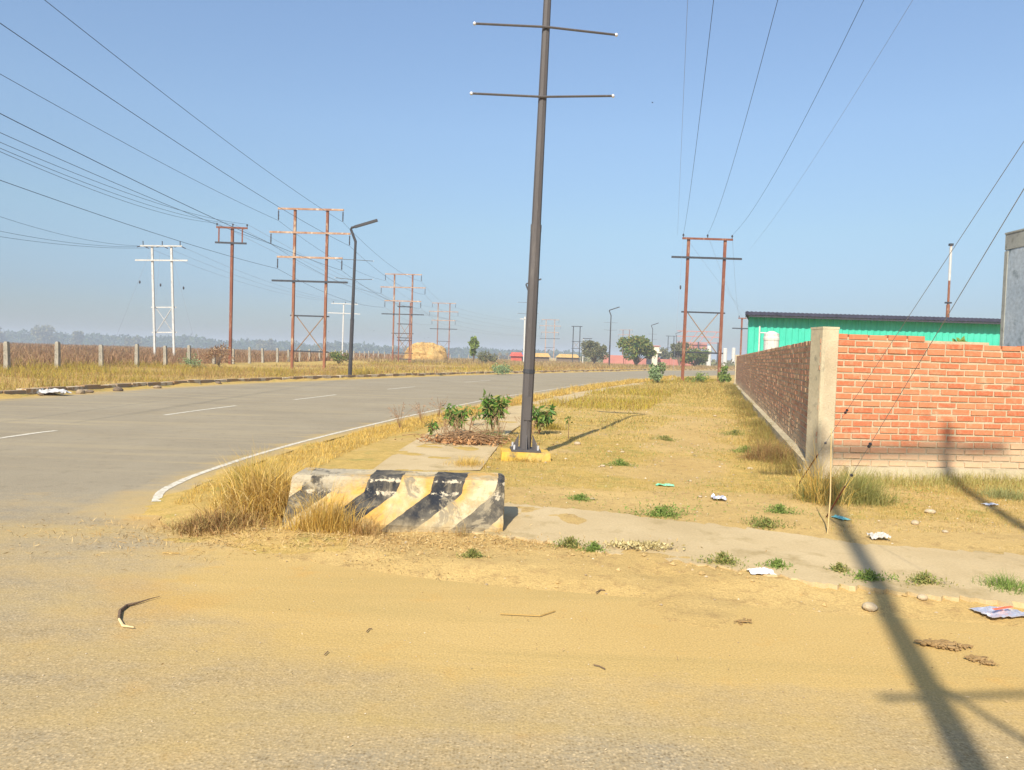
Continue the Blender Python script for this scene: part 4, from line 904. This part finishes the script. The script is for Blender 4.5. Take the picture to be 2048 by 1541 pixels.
# ------------------------------------------------------------------ saplings behind the barrier
def sapling(label, px, py, H, n, sz, mat=G_leaf, nb=5, spread=.25, z=.08, droop=.8, top=.55, name='sapling', cat='sapling', bare=0):
    q = G(px, py, z); t = thing(name, label, cat, (q.x, q.y, z - .02)); mb = MB(); tips = []
    for k in range(nb):
        a = random.uniform(0, 6.28); r_ = spread * random.uniform(.3, 1); h = H * random.uniform(.65, 1); m_ = (math.cos(a) * r_ * .4, math.sin(a) * r_ * .4, h * .5); e = (math.cos(a) * r_, math.sin(a) * r_, h)
        mb.tube([(0, 0, 0), m_, e], [.009, .006, .003], 5); tips.append((m_, e))
    mb.build('stem', M_twig, t)
    P = []
    for k in range(n):
        m_, e = random.choice(tips); u = top + (1 - top) * random.random(); p = Vector(m_).lerp(Vector(e), (u - .5) * 2 if u > .5 else 0); P.append(p + Vector((random.gauss(0, .03), random.gauss(0, .03), random.gauss(0, .03))))
    if n: leaves('leaf_cluster', np.array([tuple(p) for p in P]), sz, mat, t, .3, droop)
    return t
random.seed(23)
sapling('tall leafy green sapling standing left of the near lamp pole behind the barrier', 985, 868, .80, 330, .17, nb=8, spread=.24)
sapling('drooping green sapling behind the barrier, left of the tallest sapling', 912, 866, .56, 210, .15, nb=6, spread=.24)
sapling('small green sapling leftmost behind the barrier', 862, 870, .30, 80, .12, nb=4, spread=.14)
sapling('green sapling half hidden behind the right side of the near lamp pole', 1078, 866, .56, 230, .16, nb=7, spread=.28)
sapling('tiny dark sapling on a thin stem right of the near lamp pole', 1137, 876, .40, 26, .09, nb=1, spread=.02, top=.8)
sapling('little green sapling between two bigger ones, with sparse leaves', 945, 850, .42, 70, .11, nb=4, spread=.18)
for px, py, H, lb in ((800, 858, .5, 'reddish bare feathery weed at the road edge left of the saplings'), (842, 842, .42, 'thin dry feathery weed beside the white road line'), (878, 832, .45, 'bare reddish stalk behind the leftmost sapling'), (1012, 830, .5, 'dry seed stalk just behind the tallest sapling'), (1000, 880, .55, 'dry reddish stalks between the tallest sapling and the lamp pole'), (1060, 885, .4, 'dry stalks close behind the lamp pole foot'), (890, 880, .42, 'dry bare stalks rising from the left of the twig pile')):
    q = G(px, py, .05); t = thing('dry_weed', lb, 'weed', (q.x, q.y, .03)); mb = MB(); P = []
    for k in range(9):
        a = random.uniform(0, 6.28); r_ = random.uniform(.05, .28); h = H * random.uniform(.7, 1.1); mb.tube([(0, 0, 0), (r_ * .3 * math.cos(a), r_ * .3 * math.sin(a), h * .6), (r_ * math.cos(a), r_ * math.sin(a), h)], [.004, .003, .002], 4)
        for j in range(10): u = random.uniform(.4, 1); P.append((r_ * u * math.cos(a), r_ * u * math.sin(a), h * u))
    mb.build('stem', M_twig, t); leaves('seed_head', np.array(P), .05, leafy('seed', [(.40, .22, .12), (.5, .3, .17), (.3, .17, .1)], .2), t, .25)
# brush pile
q = G(935, 882, .1); mb = MB()
for k in range(150):
    a = random.gauss(0, .45) + (math.pi if random.random() < .5 else 0); L = random.uniform(.15, .55); c = Vector((random.gauss(0, .3), random.gauss(0, .12), abs(random.gauss(.05, .045)))); dv = Vector((math.cos(a), math.sin(a), random.gauss(0, .18))) * L / 2
    mb.tube([c - dv, c + Vector((0, 0, random.gauss(.02, .02))), c + dv], [.007, .006, .003], 4)
t = thing('brush_pile', 'pile of cut dry twigs and brown leaves lying on the footpath behind the barrier', 'brush pile', (q.x, q.y, .09)); mb.build('twigs', M_twig, t)
P = np.stack([RNG.normal(-.05, .36, 700), RNG.normal(-.12, .12, 700), np.abs(RNG.normal(.01, .03, 700))], 1); leaves('dead_leaves', P, .06, leafy('brush_leaf', [(.42, .2, .08), (.5, .28, .12), (.34, .18, .08), (.25, .13, .06)], .1), t, .5)
mb = MB()
for k in range(34):
    x_ = random.uniform(-.45, .5); y_ = random.uniform(-.1, .3); mb.tube([(x_, y_, 0), (x_ + random.gauss(-.03, .07), y_, .16), (x_ + random.gauss(-.05, .15), y_ + random.gauss(0, .08), random.uniform(.2, .48))], [.007, .005, .003], 4)
mb.build('upright_twigs', M_twig, t)

# ------------------------------------------------------------------ bushes and trees
def tree(label, px, d, H, W_, n, sz, mat, trunk=.28, name='tree', cat='tree', base=0.25, seed=1, z0=None, group=None, dens=9, yext=1):
    rs = np.random.default_rng(seed); q = D(px, 735, d); z = gz(q.x, d) if z0 is None else z0; t = thing(name, label, cat, (q.x, d, z), group=group)
    mb = MB(); cl = []
    for k in range(dens):
        a = rs.uniform(0, 6.28); r_ = W_ / 2 * math.sqrt(rs.uniform(0, 1)) * .72; u = rs.uniform(0, 1); hz = H * (base + (1 - base) * (.25 + .62 * u)) * (1 - .25 * (r_ / (W_ / 2)) ** 2)
        cl.append((r_ * math.cos(a), r_ * math.sin(a) * yext, hz, W_ * rs.uniform(.13, .24)))
        mb.tube([(0, 0, H * base * .6), (r_ * .5 * math.cos(a), r_ * .5 * math.sin(a), hz * .6), (r_ * math.cos(a), r_ * math.sin(a), hz)], [trunk * .35, trunk * .22, trunk * .08], 5)
    mb.tube([(0, 0, -.2), (trunk * .3, 0, H * base * .7), (0, 0, H * .55)], [trunk, trunk * .7, trunk * .25], 7); mb.build('trunk', M_bark, t)
    P = []
    for i in range(n):
        c = cl[rs.integers(len(cl))]; v_ = rs.normal(0, 1, 3); v_ /= np.linalg.norm(v_); rr = c[3] * rs.uniform(.35, 1.08) ** .6; P.append((c[0] + v_[0] * rr, c[1] + v_[1] * rr, max(c[2] + v_[2] * rr * .8, H * base * .5)))
    leaves('crown', np.array(P), sz, mat, t, .6, rng=rs); return t
G_olv = leafy('olive_leaf', [(.12, .13, .06), (.17, .18, .08), (.24, .22, .10), (.20, .16, .08)], .25)
tree('spreading round green tree in front of the red wall at the gate', 1271, 120, 5.4, 6.2, 5200, .42, G_tree, .3, base=.16, seed=3, z0=0, dens=16)
tree('grey green feathery tree left of the thin street lamp', 1188, 135, 5.0, 4.6, 4200, .34, G_olv, .2, base=.2, seed=5, z0=0, dens=14)
tree('dark leafy tree directly left of the right-hand twin pole', 1358, 150, 5.6, 4.0, 2600, .4, G_olv, .2, base=.2, seed=8, z0=0, dens=12)
tree('low dark green tree seen between the legs of the right-hand twin pole', 1388, 140, 3.8, 5.2, 3200, .4, G_tree, .2, base=.15, seed=9, z0=0, dens=14)
tree('far small tree behind the gate house', 1330, 190, 4.5, 6, 1800, .5, G_olv, .2, base=.1, seed=12, z0=0)
tree('sparse scrubby bush with bare branches beside the single rusty pole', 438, 50, 1.5, 2.4, 900, .12, G_brn, .05, 'bush', 'bush', .1, 21)
tree('tall pointed leafy shrub standing alone right of the haystack', 947, 105, 4.3, 1.3, 1500, .34, leafy('bright_leaf', [(.2, .28, .05), (.3, .36, .08), (.12, .2, .04)], .3), .07, 'shrub', 'shrub', .12, 22, z0=0, dens=12)
tree('small faded bush just right of the tall pointed shrub', 974, 112, 1.9, 3.2, 900, .3, G_olv, .06, 'bush', 'bush', .1, 23, z0=0)
tree('low dark bush behind the lamp on the far verge', 680, 75, 1.3, 2.6, 700, .2, G_tree, .05, 'bush', 'bush', .05, 24)
tree('pale grey green milkweed bush in front of the left leg of the right-hand twin pole', 1318, 46, 1.35, 1.35, 800, .15, G_calo, .03, 'bush', 'bush', .06, 25, z0=0)
tree('tall pale milkweed shoot standing behind the milkweed bush', 1303, 47, 1.75, .4, 120, .14, G_calo, .02, 'bush', 'bush', .2, 26, z0=0, dens=4)
tree('dark green bush at the right leg of the right-hand twin pole beside the wall end', 1447, 49, 1.4, 1.1, 800, .14, G_grn, .03, 'bush', 'bush', .06, 27, z0=0)
tree('low dark green bush between the legs of the right-hand twin pole', 1395, 48, .7, 1.4, 700, .1, G_grn, .02, 'bush', 'bush', .05, 28, z0=0)
tree('low grey green creeping bush on the far kerb left of the near lamp pole', 995, 57.5, .6, 2.6, 700, .13, G_calo, .02, 'bush', 'bush', .05, 29, z0=.1)
tree('thorny sparse bush in the scrub right of the fifth fence post', 385, 46, .9, 1.6, 400, .1, G_calo, .02, 'bush', 'bush', .05, 30)
tree('green weed tuft growing on top of the front brick wall', 1912, 10.6, .22, .35, 130, .09, G_grn, .006, 'weed', 'weed', .05, 31, z0=1.76, dens=5)

# haystack
q = D(855, 735, 128); bm_ = bmesh.new(); bmesh.ops.create_icosphere(bm_, subdivisions=5, radius=1)
for v_ in bm_.verts:
    c_ = v_.co; s_ = abs(c_.z) ** .75 * (1 if c_.z > 0 else -1); k = 1 + .3 * (fbm(np.array([c_.x * 2.5 + 9]), np.array([c_.y * 2.5 + c_.z * 2]), 5)[0] - .5); k += .10 * (vn(np.array([c_.x * 6]), np.array([c_.y * 6 + c_.z * 7]), 8)[0] - .5); v_.co = Vector((c_.x * 3.6 * k, c_.y * 2.6 * k, max(s_, -.1) * 3.2 * k))
me = bpy.data.meshes.new('haystack'); bm_.to_mesh(me); bm_.free(); me.materials.append(M_straw)
t = thing('haystack', 'rounded golden straw haystack in the field behind the twin poles', 'haystack', (q.x - .4, 128, 0)); hs = bpy.data.objects.new('stack', me); C.objects.link(hs); hs.parent = t
P = RNG.normal(0, 1, (6000, 3)); P /= np.linalg.norm(P, axis=1)[:, None]; P[:, 2] = np.abs(P[:, 2]); P = np.stack([P[:, 0] * 3.6, P[:, 1] * 2.6, P[:, 2] ** .75 * 3.15], 1)
leaves('loose_straw', P, .3, G_hay, t, .12)

# far buildings
t = thing('compound_wall', 'long low red painted compound wall behind the trees and gate', 'wall', (D(1206, 735, 150).x, 150, 0)); Lw = D(1370, 735, 150).x - D(1206, 735, 150).x
MB().box((2.0, 0, 1.05), (4.0, .25, 2.1)).build('panel', M_redp, t); MB().box((Lw / 2 + 3, .5, .8), (Lw - 2, .25, 1.6)).build('panel', M_redp, t)
for k in range(6): MB().box((4.3 + k * 2.3, .3, .95), (.3, .35, 1.9)).build('pier', M_redp, t)
t = thing('gate_house', 'small cream gate house with flat canopy in the red wall', 'gate house', (D(1307, 735, 146).x, 146, 0))
MB().box((0, 0, 1.5), (1.0, 2, 3.0)).build('wall', M_cream, t); MB().box((-.6, 0, 2.85), (3.6, 2.6, .25)).build('canopy', M_cream, t); MB().box((.3, .4, 3.5), (1.3, 1.4, 1.0)).build('upper_room', M_cream, t); MB().box((.3, .4, 4.1), (1.7, 1.8, .15)).build('roof', M_redp, t); MB().box((-1.1, -.6, 1.3), (.9, .1, 2.6)).build('doorway', M_dark, t)
for px, d, lb, mm, wd in ((1032, 150, 'tiny hut with a bright red cloth side left of the near lamp pole', noisy('red_cloth', (.42, .07, .05), (.5, .12, .08), 1), 2.2), (1044, 152, 'tiny hut covered with blue tarpaulin beside the red cloth hut', noisy('blue_tarp', (.08, .12, .26), (.12, .18, .34), 1), 1.8), (1083, 155, 'low brown thatched hut just right of the near lamp pole', M_straw, 3.0), (1135, 170, 'low tan thatched shed beside the dark plain twin pole', M_straw, 5)):
    t = thing('hut', lb, 'hut', (D(px, 735, d).x, d, 0), group='small huts beyond the road')
    MB().box((0, 0, .7), (wd, 2, 1.4)).build('wall', mm if mm is not M_straw else M_bark, t)
    mb = MB(); w2 = wd / 2 + .3; mb.v = [(-w2, -1.4, 1.3), (w2, -1.4, 1.3), (w2, 1.4, 1.3), (-w2, 1.4, 1.3), (-w2 * .7, 0, 2.1), (w2 * .7, 0, 2.1)]; mb.f = [(0, 1, 5, 4), (2, 3, 4, 5), (1, 2, 5), (3, 0, 4), (3, 2, 1, 0)]; mb.m = [0] * 5; mb.build('roof', mm, t)

# distant woodland and plain
nw_ = 26000; a = RNG.uniform(-.78, .12, nw_); dist = RNG.uniform(640, 900, nw_); x = a * dist; y = dist; hh = 8.5 + 8.0 * fbm(a * 26, dist * 0 + 2, 91) * (.55 + .8 * ss((-a - .05) / .5)); z = -5.5 + RNG.uniform(0, 1, nw_) ** .8 * hh
tag(leaves('distant_woodland', np.stack([x, y, z], 1), 3.2, leafy('wood_leaf', [(.03, .06, .02), (.05, .08, .03), (.09, .10, .04)], .1), aspect=.7), kind='stuff')
for i, (px, H, W_, lb) in enumerate(((-5, 19, 17, 'hazy big tree at the left edge of the far woodland'), (88, 20, 20, 'hazy round topped tree rising left above the far woodland'), (157, 16, 9, 'small hazy tree crown second above the far woodland'), (265, 15, 11, 'hazy tree crown left of the white twin pole on the horizon'), (520, 13, 12, 'hazy tree crown between the single rusty pole and the tall twin pole'), (543, 15, 4, 'slim palm like tree on the horizon beside the tall twin pole'))):
    tree(lb, px, 600, H, W_, 1200, 2.2, G_olv, .5, name='tree', base=.15, seed=50 + i, z0=-5.5, group='hazy trees on the horizon')
x = RNG.uniform(-500, 10, 9000); y = RNG.uniform(330, 600, 9000); k = (RNG.uniform(0, 1, 9000) < ss(fbm(x * .02, y * .03, 93) * 5 - 2.6)) & (x < .02 * y); x, y = x[k], y[k]
tag(leaves('distant_scrub', np.stack([x, y, gheight(x, y) + RNG.uniform(0, 2.0, len(x))], 1), 2.2, leafy('fs', [(.10, .11, .05), (.16, .13, .07), (.12, .09, .05)], .1), aspect=.7), kind='stuff')
x = RNG.uniform(20, 90, 5000); y = RNG.uniform(170, 300, 5000); k = x < np.interp(y, LEFT[:, 1], LEFT[:, 0]) + 60; x, y = x[k], y[k]
tag(leaves('distant_scrub', np.stack([x, y, RNG.uniform(0, 2.4, len(x)) * fbm(x * .1, y * .1, 94)], 1), 1.0, G_olv, aspect=.7), kind='stuff')

# ------------------------------------------------------------------ litter
def crumple(name, label, px, py, sx, sy, h, mat, z=None, rz=0, seed=1, cat='litter', n=14, fold=.5, parent=None):
    q = G(px, py, .03); rs = np.random.default_rng(seed); v = []; f = []
    for j in range(n + 1):
        for i in range(n + 1):
            u, w_ = i / n - .5, j / n - .5
            r_ = fbm(np.array([u * 5 + seed]), np.array([w_ * 5]), seed)[0] + .5 * abs(vn(np.array([u * 9]), np.array([w_ * 9 + seed]), seed + 1)[0] - .5)
            e = 1 - .25 * fbm(np.array([math.atan2(w_, u) * 2]), np.array([seed]), seed + 3)[0]
            v.append((u * sx * e + rs.normal(0, sx * .015), w_ * sy * e + rs.normal(0, sy * .015), max(.004, h * (r_ - .25) * (1.15 - 1.4 * (u * u + w_ * w_)) )))
    for j in range(n):
        for i in range(n): k = j * (n + 1) + i; f.append((k, k + 1, k + n + 2, k + n + 1))
    o = mesh_np(name, v, f, mat); o.location = (q.x, q.y, (max(gz(q.x, q.y), 0) if z is None else z) + .008); o.rotation_euler = (0, 0, rz)
    m_ = o.modifiers.new('thickness', 'SOLIDIFY'); m_.thickness = .0025; return tag(o, label, cat)
M_wp = noisy('white_plastic', (.80, .80, .82), (.68, .68, .72), 12, rough=.35, bump=0, spec=.5)
M_foil = noisy('silver_foil', (.75, .75, .8), (.6, .6, .66), 14, rough=.3, bump=0, metal=.6)
M_teal = noisy('teal_packet', (.16, .50, .47), (.22, .58, .54), 10, (.55, .7, .66), rough=.4, bump=0)
M_gpl = noisy('green_plastic', (.08, .45, .22), (.30, .60, .40), 10, rough=.4, bump=0)
M_clear = noisy('clear_plastic', (.42, .40, .35), (.55, .50, .42), 12, rough=.3, spec=.5)
M_grey = noisy('grey_sack', (.55, .54, .52), (.42, .41, .40), 6, rough=.6)
crumple('plastic_bag', 'crumpled silver white foil scrap on the plot grass above the green weed', 1437, 1006, .17, .14, .09, M_foil, seed=2)
crumple('plastic_packet', 'small teal packet lying by the weeds at the top of the long shadow', 1681, 1043, .10, .19, .03, M_teal, seed=4, rz=.3)
crumple('plastic_bag', 'clear crumpled plastic bag on the dirt right of the long shadow', 1757, 1082, .18, .14, .10, M_clear, seed=5)
crumple('plastic_bag', 'crumpled white paper on the dug soil beside a dark green weed', 1522, 1153, .20, .12, .05, M_wp, seed=6)
crumple('plastic_packet', 'torn green plastic scrap in the middle of the plot grass', 1330, 974, .24, .10, .04, M_gpl, seed=7, rz=-.1)
crumple('plastic_bag', 'grey plastic sack lying at the far kerb near the left edge', 103, 789, 1.0, .55, .34, M_grey, seed=8)
crumple('plastic_scrap', 'small white scrap in the grass before the front brick wall', 1980, 1015, .16, .08, .04, M_wp, seed=9)
o = crumple('snack_packet', 'silver and red torn snack packet lying at the right edge', 2000, 1222, .34, .19, .04, M_foil, seed=10, rz=.25)
mb = MB(); 
for k in range(12): mb.box((-.1 + k * .014, -.05 + k * .002, .045), (.014, .022, .003))
mb.build('red_band', noisy('red_print', (.75, .12, .05), (.8, .2, .1), 20, bump=0), o)
M_dry = noisy('dry_stalk', (.12, .08, .05), (.2, .13, .08), 12)
q = [G(px, py, .012) for px, py in ((268, 1255), (246, 1252), (238, 1238), (240, 1222), (254, 1211), (275, 1206), (300, 1198), (320, 1193))]
t = thing('dry_stalk', 'curved dark dry stalk lying on the dusty asphalt at lower left', 'dry stalk', tuple(q[2])); mb = MB()
mb.tube([p - q[2] for p in q[2:]], [.008, .010, .009, .006, .003, .0015], 6).build('stalk', M_dry, t); MB().tube([p - q[2] for p in q[:3]], [.003, .008, .006], 6).build('husk', noisy('husk', (.6, .45, .22), (.7, .55, .3), 9), t)
M_dung = noisy('dung', (.24, .15, .06), (.33, .21, .09), 10, fine=30, bump=1)
for i, (px, py, r_, lb) in enumerate(((1875, 1293, .10, 'larger brown dung clod right of the long shadow'), (1905, 1301, .05, 'small brown clod touching the larger dung clod'), (1928, 1297, .05, 'little clod right of the larger dung clod'), (1955, 1322, .07, 'brown dung clod nearest the right edge'), (1975, 1331, .05, 'small brown clod beside the dung clod nearest the right edge'), (1485, 1247, .05, 'flat brown clod on the sand left of the long shadow'))):
    q = G(px, py, 0); mb = MB(); rs_ = random.Random(i)
    r_ *= .75
    for k in range(int(70 * r_ / .05)):
        a_ = rs_.uniform(0, 6.28); d0 = r_ * abs(rs_.gauss(0, .5)); mb.ball((d0 * 1.5 * math.cos(a_), d0 * .8 * math.sin(a_), rs_.uniform(0, .22) * r_), rs_.uniform(.08, .24) * r_, sq=(rs_.uniform(.8, 1.6), rs_.uniform(.7, 1.2), rs_.uniform(.4, .8)), nz=4, n=6)
    o = mb.build('dung_clod', M_dung); o.location = (q.x, q.y, .008); tag(o, lb, 'dung clod', 'dung clods on the dirt')
for (pts, rr, lb) in (([(1870, 1160), (1905, 1195)], .006, 'pale dry reed lying beside the green weed at lower right'), ([(1885, 1158), (1900, 1190)], .005, 'second pale dry reed crossing the first at lower right'), ([(300, 1541), (275, 1560)], .005, 'thin straw sticking in at the bottom edge'), ([(325, 1106), (358, 1107)], .004, 'short yellow straw on the asphalt above the curved stalk'), ([(1000, 1228), (1080, 1232), (1110, 1222)], .004, 'thin pale straw on the sand in the middle'), ([(656, 1303), (649, 1310)], .003, 'tiny dark twig on the asphalt'), ([(733, 1264), (738, 1258), (744, 1257)], .003, 'tiny brown leaf curl on the asphalt'), ([(1187, 1330), (1198, 1332), (1210, 1338)], .003, 'small grey twig on the dusty asphalt'), ([(1192, 1185), (1202, 1180), (1210, 1181)], .004, 'dark little twig on the sand')):
    q = [G(a_, b_, .01) for a_, b_ in pts]; o = MB().tube([p - q[0] for p in q], rr, 5).build('straw', G_hay if 'straw' in lb or 'reed' in lb else M_dry); o.location = q[0]; tag(o, lb, 'straw', 'stray straws')
q = [G(1652, 1085, .05), G(1652, 1000, .6)]
g0 = G(1655, 1068, .03); o = MB().tube([(0, 0, 0), (.01, 0, .35), (-.01, 0, .95)], [.008, .007, .004], 5).build('reed_stalk', noisy('reed', (.5, .36, .16), (.6, .44, .2), 9)); o.location = g0; tag(o, 'single upright dry reed stalk at the foot of the stay rod', 'reed')
M_rub = noisy('rubble', (.34, .26, .16), (.26, .19, .12), 6)
# loose kerb rubble by the far kerb
for i in range(26):
    t_ = random.uniform(.03, .42); k = int(t_ * len(LEFT)); 
    px = random.uniform(0, 560); py = 797 - px * .067 + random.uniform(-9, -1); q = G(px, py, .05); o = bpy.data.objects.new('rubble', rock(random.uniform(.07, .2), 70 + i, M_rub if i % 2 else M_bark)); C.objects.link(o); o.location = (q.x, q.y, .04); o.rotation_euler = (0, 0, i); tag(o, 'lump of broken kerb rubble in the grassy kerb of the far roadside', 'rubble', 'kerb rubble lumps')
# birds
for i, (px, py, d) in enumerate(((748, 662, 120), (657, 664, 110), (849, 677, 130), (857, 676, 131), (1305, 206, 60))):
    q = D(px, py, d); mb = MB(); mb.v = [(-.3, 0, .1), (0, -.05, 0), (.3, 0, .1), (0, .14, .01), (0, 0, -.05)]; mb.f = [(0, 1, 3), (1, 2, 3), (0, 4, 1), (1, 4, 2), (0, 3, 4), (2, 4, 3)]; mb.m = [0] * 6
    o = mb.build('bird', M_dark); o.location = q; o.scale = (.5,) * 3; o.rotation_euler = (.3, 0, i); tag(o, ('bird flying right of the lamp on the far verge', 'bird flying just left of the lamp on the far verge', 'left bird of a pair above the haystack', 'right bird of a pair above the haystack', 'tiny bird high in the blue sky right of the near lamp pole')[i], 'bird', 'flying birds')

# ------------------------------------------------------------------ haze
H_ = NT('haze'); H_.t.nodes.remove(H_.b); pv = H_.n('ShaderNodeVolumePrincipled'); pv.inputs['Color'].default_value = (.84, .91, 1, 1); pv.inputs['Density'].default_value = .0011; pv.inputs['Anisotropy'].default_value = .0
H_.l(pv.outputs[0], H_.out.inputs['Volume'])
hz = MB().box((0, 1250, 4.5), (6600, 4200, 24)).build('haze', H_.m); tag(hz, kind='stuff')
